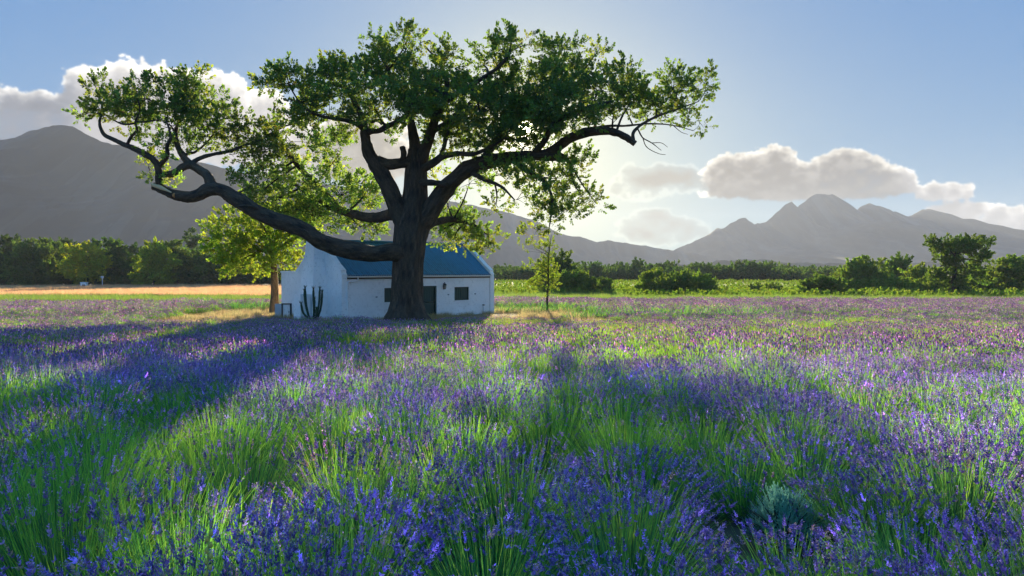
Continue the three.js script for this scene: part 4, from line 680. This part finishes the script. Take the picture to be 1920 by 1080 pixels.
// low green mounds in rows round the yard, dry grass, vines, meadow grass
{
  const blade = (seed, n, h, spreadR, w, tone) => { const r = rng(seed), t = new Tris(); for (let i = 0; i < n; i++) { const a = r() * 6.283, e = Math.pow(r(), 0.7) * 1.0, l = h * (0.6 + 0.6 * r()), b = V((r() - 0.5) * spreadR, 0, (r() - 0.5) * spreadR), dir = V(Math.sin(e) * Math.cos(a), Math.cos(e), Math.sin(e) * Math.sin(a)), s = V(-Math.sin(a), 0, Math.cos(a)).multiplyScalar(w), c = b.clone().addScaledVector(dir, l); t.tri(b.clone().sub(s), b.clone().add(s), c, tone(r)); } return t.geo(); };
  const dry = blade(3, 46, 0.28, 0.4, 0.007, (r) => { const v = 0.7 + 0.6 * r(); return rgb(0.44 * v, 0.36 * v, 0.17 * v); });
  const grass = blade(4, 60, 0.34, 0.6, 0.012, (r) => { const v = 0.7 + 0.6 * r(); return rgb(0.20 * v, 0.30 * v, 0.05 * v); });
  const wheat = blade(5, 60, 0.5, 0.8, 0.016, (r) => { const v = 0.75 + 0.5 * r(); return rgb(0.66 * v, 0.40 * v, 0.20 * v); });
  const r = rng(55);
  const scatter = (name, geo, count, fn, mat = M.stem) => { const g = new THREE.Group(); g.name = name; g.userData.kind = 'stuff'; scene.add(g); const list = []; for (let i = 0; i < count; i++) { const q = fn(i); if (!q) continue; const [x, d, s] = q; list.push([new THREE.Matrix4().compose(V(x, land(x, -d), -d), new THREE.Quaternion().setFromAxisAngle(Y, r() * 6.28), V(s, s * (0.7 + 0.6 * r()), s)), rgb(0.85 + 0.3 * r(), 0.85 + 0.3 * r(), 1)]); } copies('tufts', geo, mat, list, g); };
  scatter('dry_grass', dry, 5200, () => { const x = -19 + r() * 28, d = 36.2 + r() * 18; return noise(x * 0.5, d * 0.5) > 0.3 ? [x, d, 0.7 + r() * 0.6] : null; });
  scatter('meadow_grass', grass, 26000, () => { const d = 61 + Math.pow(r(), 1.3) * 75, x = r() < 0.35 ? -12 - r() * (d * 0.75 - 8) : -6 + r() * (d * 0.75 + 12); if (x < -10 && d > 90) return null; return [x, d, 0.9 + r() * 0.9]; });
  scatter('wheat', wheat, 16000, () => { const d = 88 + Math.pow(r(), 1.2) * 60, x = -14 - r() * (d * 0.75 - 10); return [x, d, 0.8 + r() * 0.5]; });
  // vines: rows of leafy bushes
  const vg = new THREE.Group(); vg.name = 'vineyard'; vg.userData.kind = 'stuff'; scene.add(vg); const list = [];
  for (let d = 84; d < 190; d += d < 120 ? 5 : 9) for (let x = -4; x < d * 0.74 + 8; x += 0.9) { if (d < 96 && x < 14) continue; const X = x + (r() - 0.5) * 0.4, D = d + (r() - 0.5) * 0.8, s = 0.75 + r() * 0.5; for (let k = 0; k < 4; k++) list.push([posed(V(X + (r() - 0.5) * 0.5, land(X, -D) + 0.1 + 0.35 * r(), -D + (r() - 0.5) * 0.4), V(r() - 0.5, 0.5 + r() * 0.5, r() - 0.5), r() * 6, s), rgb(1.3 + 0.5 * r(), 1.3 + 0.3 * r(), 0.7)]); }
  copies('vine_leaves', bushSprays[0], M.leaf, list, vg);
  // hedge below the left row and low bushes at its foot
  const hg = new THREE.Group(); hg.name = 'undergrowth'; hg.userData.kind = 'stuff'; scene.add(hg); const hl = [];
  for (let i = 0; i < 4200; i++) { const px = -60 + r() * 620, d = 150 + r() * 14, x = (px - 960) / F * d; hl.push([posed(V(x, land(x, -d) + r() * 2.2, -d), V(r() - 0.5, 0.3 + r(), r() - 0.5), r() * 6, 2 + r()), rgb(0.38 + 0.2 * r(), 0.45 + 0.2 * r(), 0.4)]); }
  for (let i = 0; i < 2600; i++) { const px = 1560 + r() * 440, d = 106 + r() * 8, x = (px - 960) / F * d; hl.push([posed(V(x, land(x, -d) + Math.pow(r(), 0.8) * 1.2, -d), V(r() - 0.5, 0.3 + r(), r() - 0.5), r() * 6, 1.3 + r() * 0.6), rgb(1.1 + 0.3 * r(), 1.1 + 0.2 * r(), 0.6)]); }
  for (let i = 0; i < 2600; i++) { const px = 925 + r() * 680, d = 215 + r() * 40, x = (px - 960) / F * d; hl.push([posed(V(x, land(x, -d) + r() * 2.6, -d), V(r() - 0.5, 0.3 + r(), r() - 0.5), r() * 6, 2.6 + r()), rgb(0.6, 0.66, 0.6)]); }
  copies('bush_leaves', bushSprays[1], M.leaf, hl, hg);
}
// low green plants standing apart
{
  const dwarf = lavender(61, 40, 0.1, { low: 1.5, wide: 2.6, detail: 0 }), r = rng(8);
  const place = (px, py, s, label, grp) => { const gy = 0.0; const d = EYE.y * F / (py - 504), p = at(px, py, d); const o = thing('lavender_mound', label, 'plant', [p.x, land(p.x, p.z), p.z], r() * 6, grp); mesh('leaves', dwarf, M.stem, o).scale.set(s, s * 0.8, s); return o; };
  for (let i = 0; i < 16; i++) place(1075 + i * 25 + r() * 8, 600 + r() * 2, 1.5 + r() * 0.4, 'low dark green mound in the row behind the lavender, right of the sapling', 'green mounds in the row right of the sapling');
  for (let i = 0; i < 9; i++) place(940 + i * 21 + r() * 6, 586 + r(), 1.4 + r() * 0.3, 'low green mound in the short row beside the sapling', 'green mounds in the row beside the sapling');
  for (let i = 0; i < 9; i++) place(335 + i * 18 + r() * 6, 583 + r(), 1.5 + r() * 0.3, 'low green mound in the row left of the small bright tree', 'green mounds in the row left of the small tree');
}
// grey-leaved shrub and a dry stalk among the near lavender
{
  const p = at(1470, 918, 5), gy = land(p.x, p.z), o = thing('grey_shrub', 'silvery teal leafy shrub low among the nearest lavender', 'shrub', [p.x, gy, p.z]);
  const r = rng(71), t = new Tris(), h = p.y - gy;
  for (let i = 0; i < 900; i++) {
    const a = r() * 6.283, e = Math.pow(r(), 0.55) * 1.25, R = h * (0.74 + 0.2 * r() + 0.12 * Math.sin(a * 3) + 0.1 * Math.sin(a * 7 + e * 5)), dir = V(Math.sin(e) * Math.cos(a) * 0.75, Math.cos(e), Math.sin(e) * Math.sin(a) * 0.75), c = dir.clone().multiplyScalar(R), v = 0.8 + 0.4 * r(), k = rgb(0.19 * v, 0.45 * v, 0.31 * v);
    const s = V(-Math.sin(a), 0.2, Math.cos(a)).multiplyScalar(0.004);
    for (let q = 0; q < 5; q++) { const b = c.clone().addScaledVector(dir, -0.02 * q), tip = b.clone().addScaledVector(dir, 0.03).add(V((r() - 0.5) * 0.04, (r() - 0.3) * 0.03, (r() - 0.5) * 0.04)); t.quad(b.clone().sub(s), b.clone().add(s), tip.clone().addScaledVector(s, 0.7), tip.clone().addScaledVector(s, -0.7), k); }
  }
  tag(mesh('leaves', t.geo(), M.stem, o), null, null, null, 'stuff');
  const w = []; for (let i = 0; i < 60; i++) { const a = r() * 6.283, e = Math.pow(r(), 0.55) * 1.2; w.push(branch([V(0, 0, 0), V(Math.sin(e) * Math.cos(a) * 0.5, Math.cos(e) * 0.6, Math.sin(e) * Math.sin(a) * 0.5).multiplyScalar(h), V(Math.sin(e) * Math.cos(a) * 1.1, Math.cos(e), Math.sin(e) * Math.sin(a)).multiplyScalar(h * 0.95)], [0.008, 0.005, 0.002], 4, 0, 1, 2, false)); }
  tag(mesh('twigs', mergeGeometries(w), M.barkDark, o), null, null, null, 'stuff');
  const q = at(378, 1085, 2.6), b = V(q.x, land(q.x, q.z), q.z), top = at(392, 1000, 2.6), st = thing('seed_stalk', 'single upright yellow-green seed stalk in the nearest lavender', 'plant', b.toArray());
  const e = top.clone().sub(b);
  mesh('stalk', branch([V(0, 0, 0), e.clone().multiplyScalar(0.5).add(V(-0.01, 0, 0)), e], [0.004, 0.004, 0.003], 6, 0, 1, 6), std({ name: 'stalk', color: rgb(0.35, 0.42, 0.08) }), st);
  for (let i = 0; i < 14; i++) { const g = new THREE.SphereGeometry(0.008, 6, 5), c = e.clone().multiplyScalar(0.68 + 0.32 * i / 13); g.scale(1, 1.5, 1); g.translate(c.x + (i % 2 ? 0.007 : -0.007), c.y, c.z); mesh('seed_pod', g, std({ name: 'seed_pod', color: rgb(0.5, 0.42, 0.08) }), st); }
}
renderer.render(scene, camera);
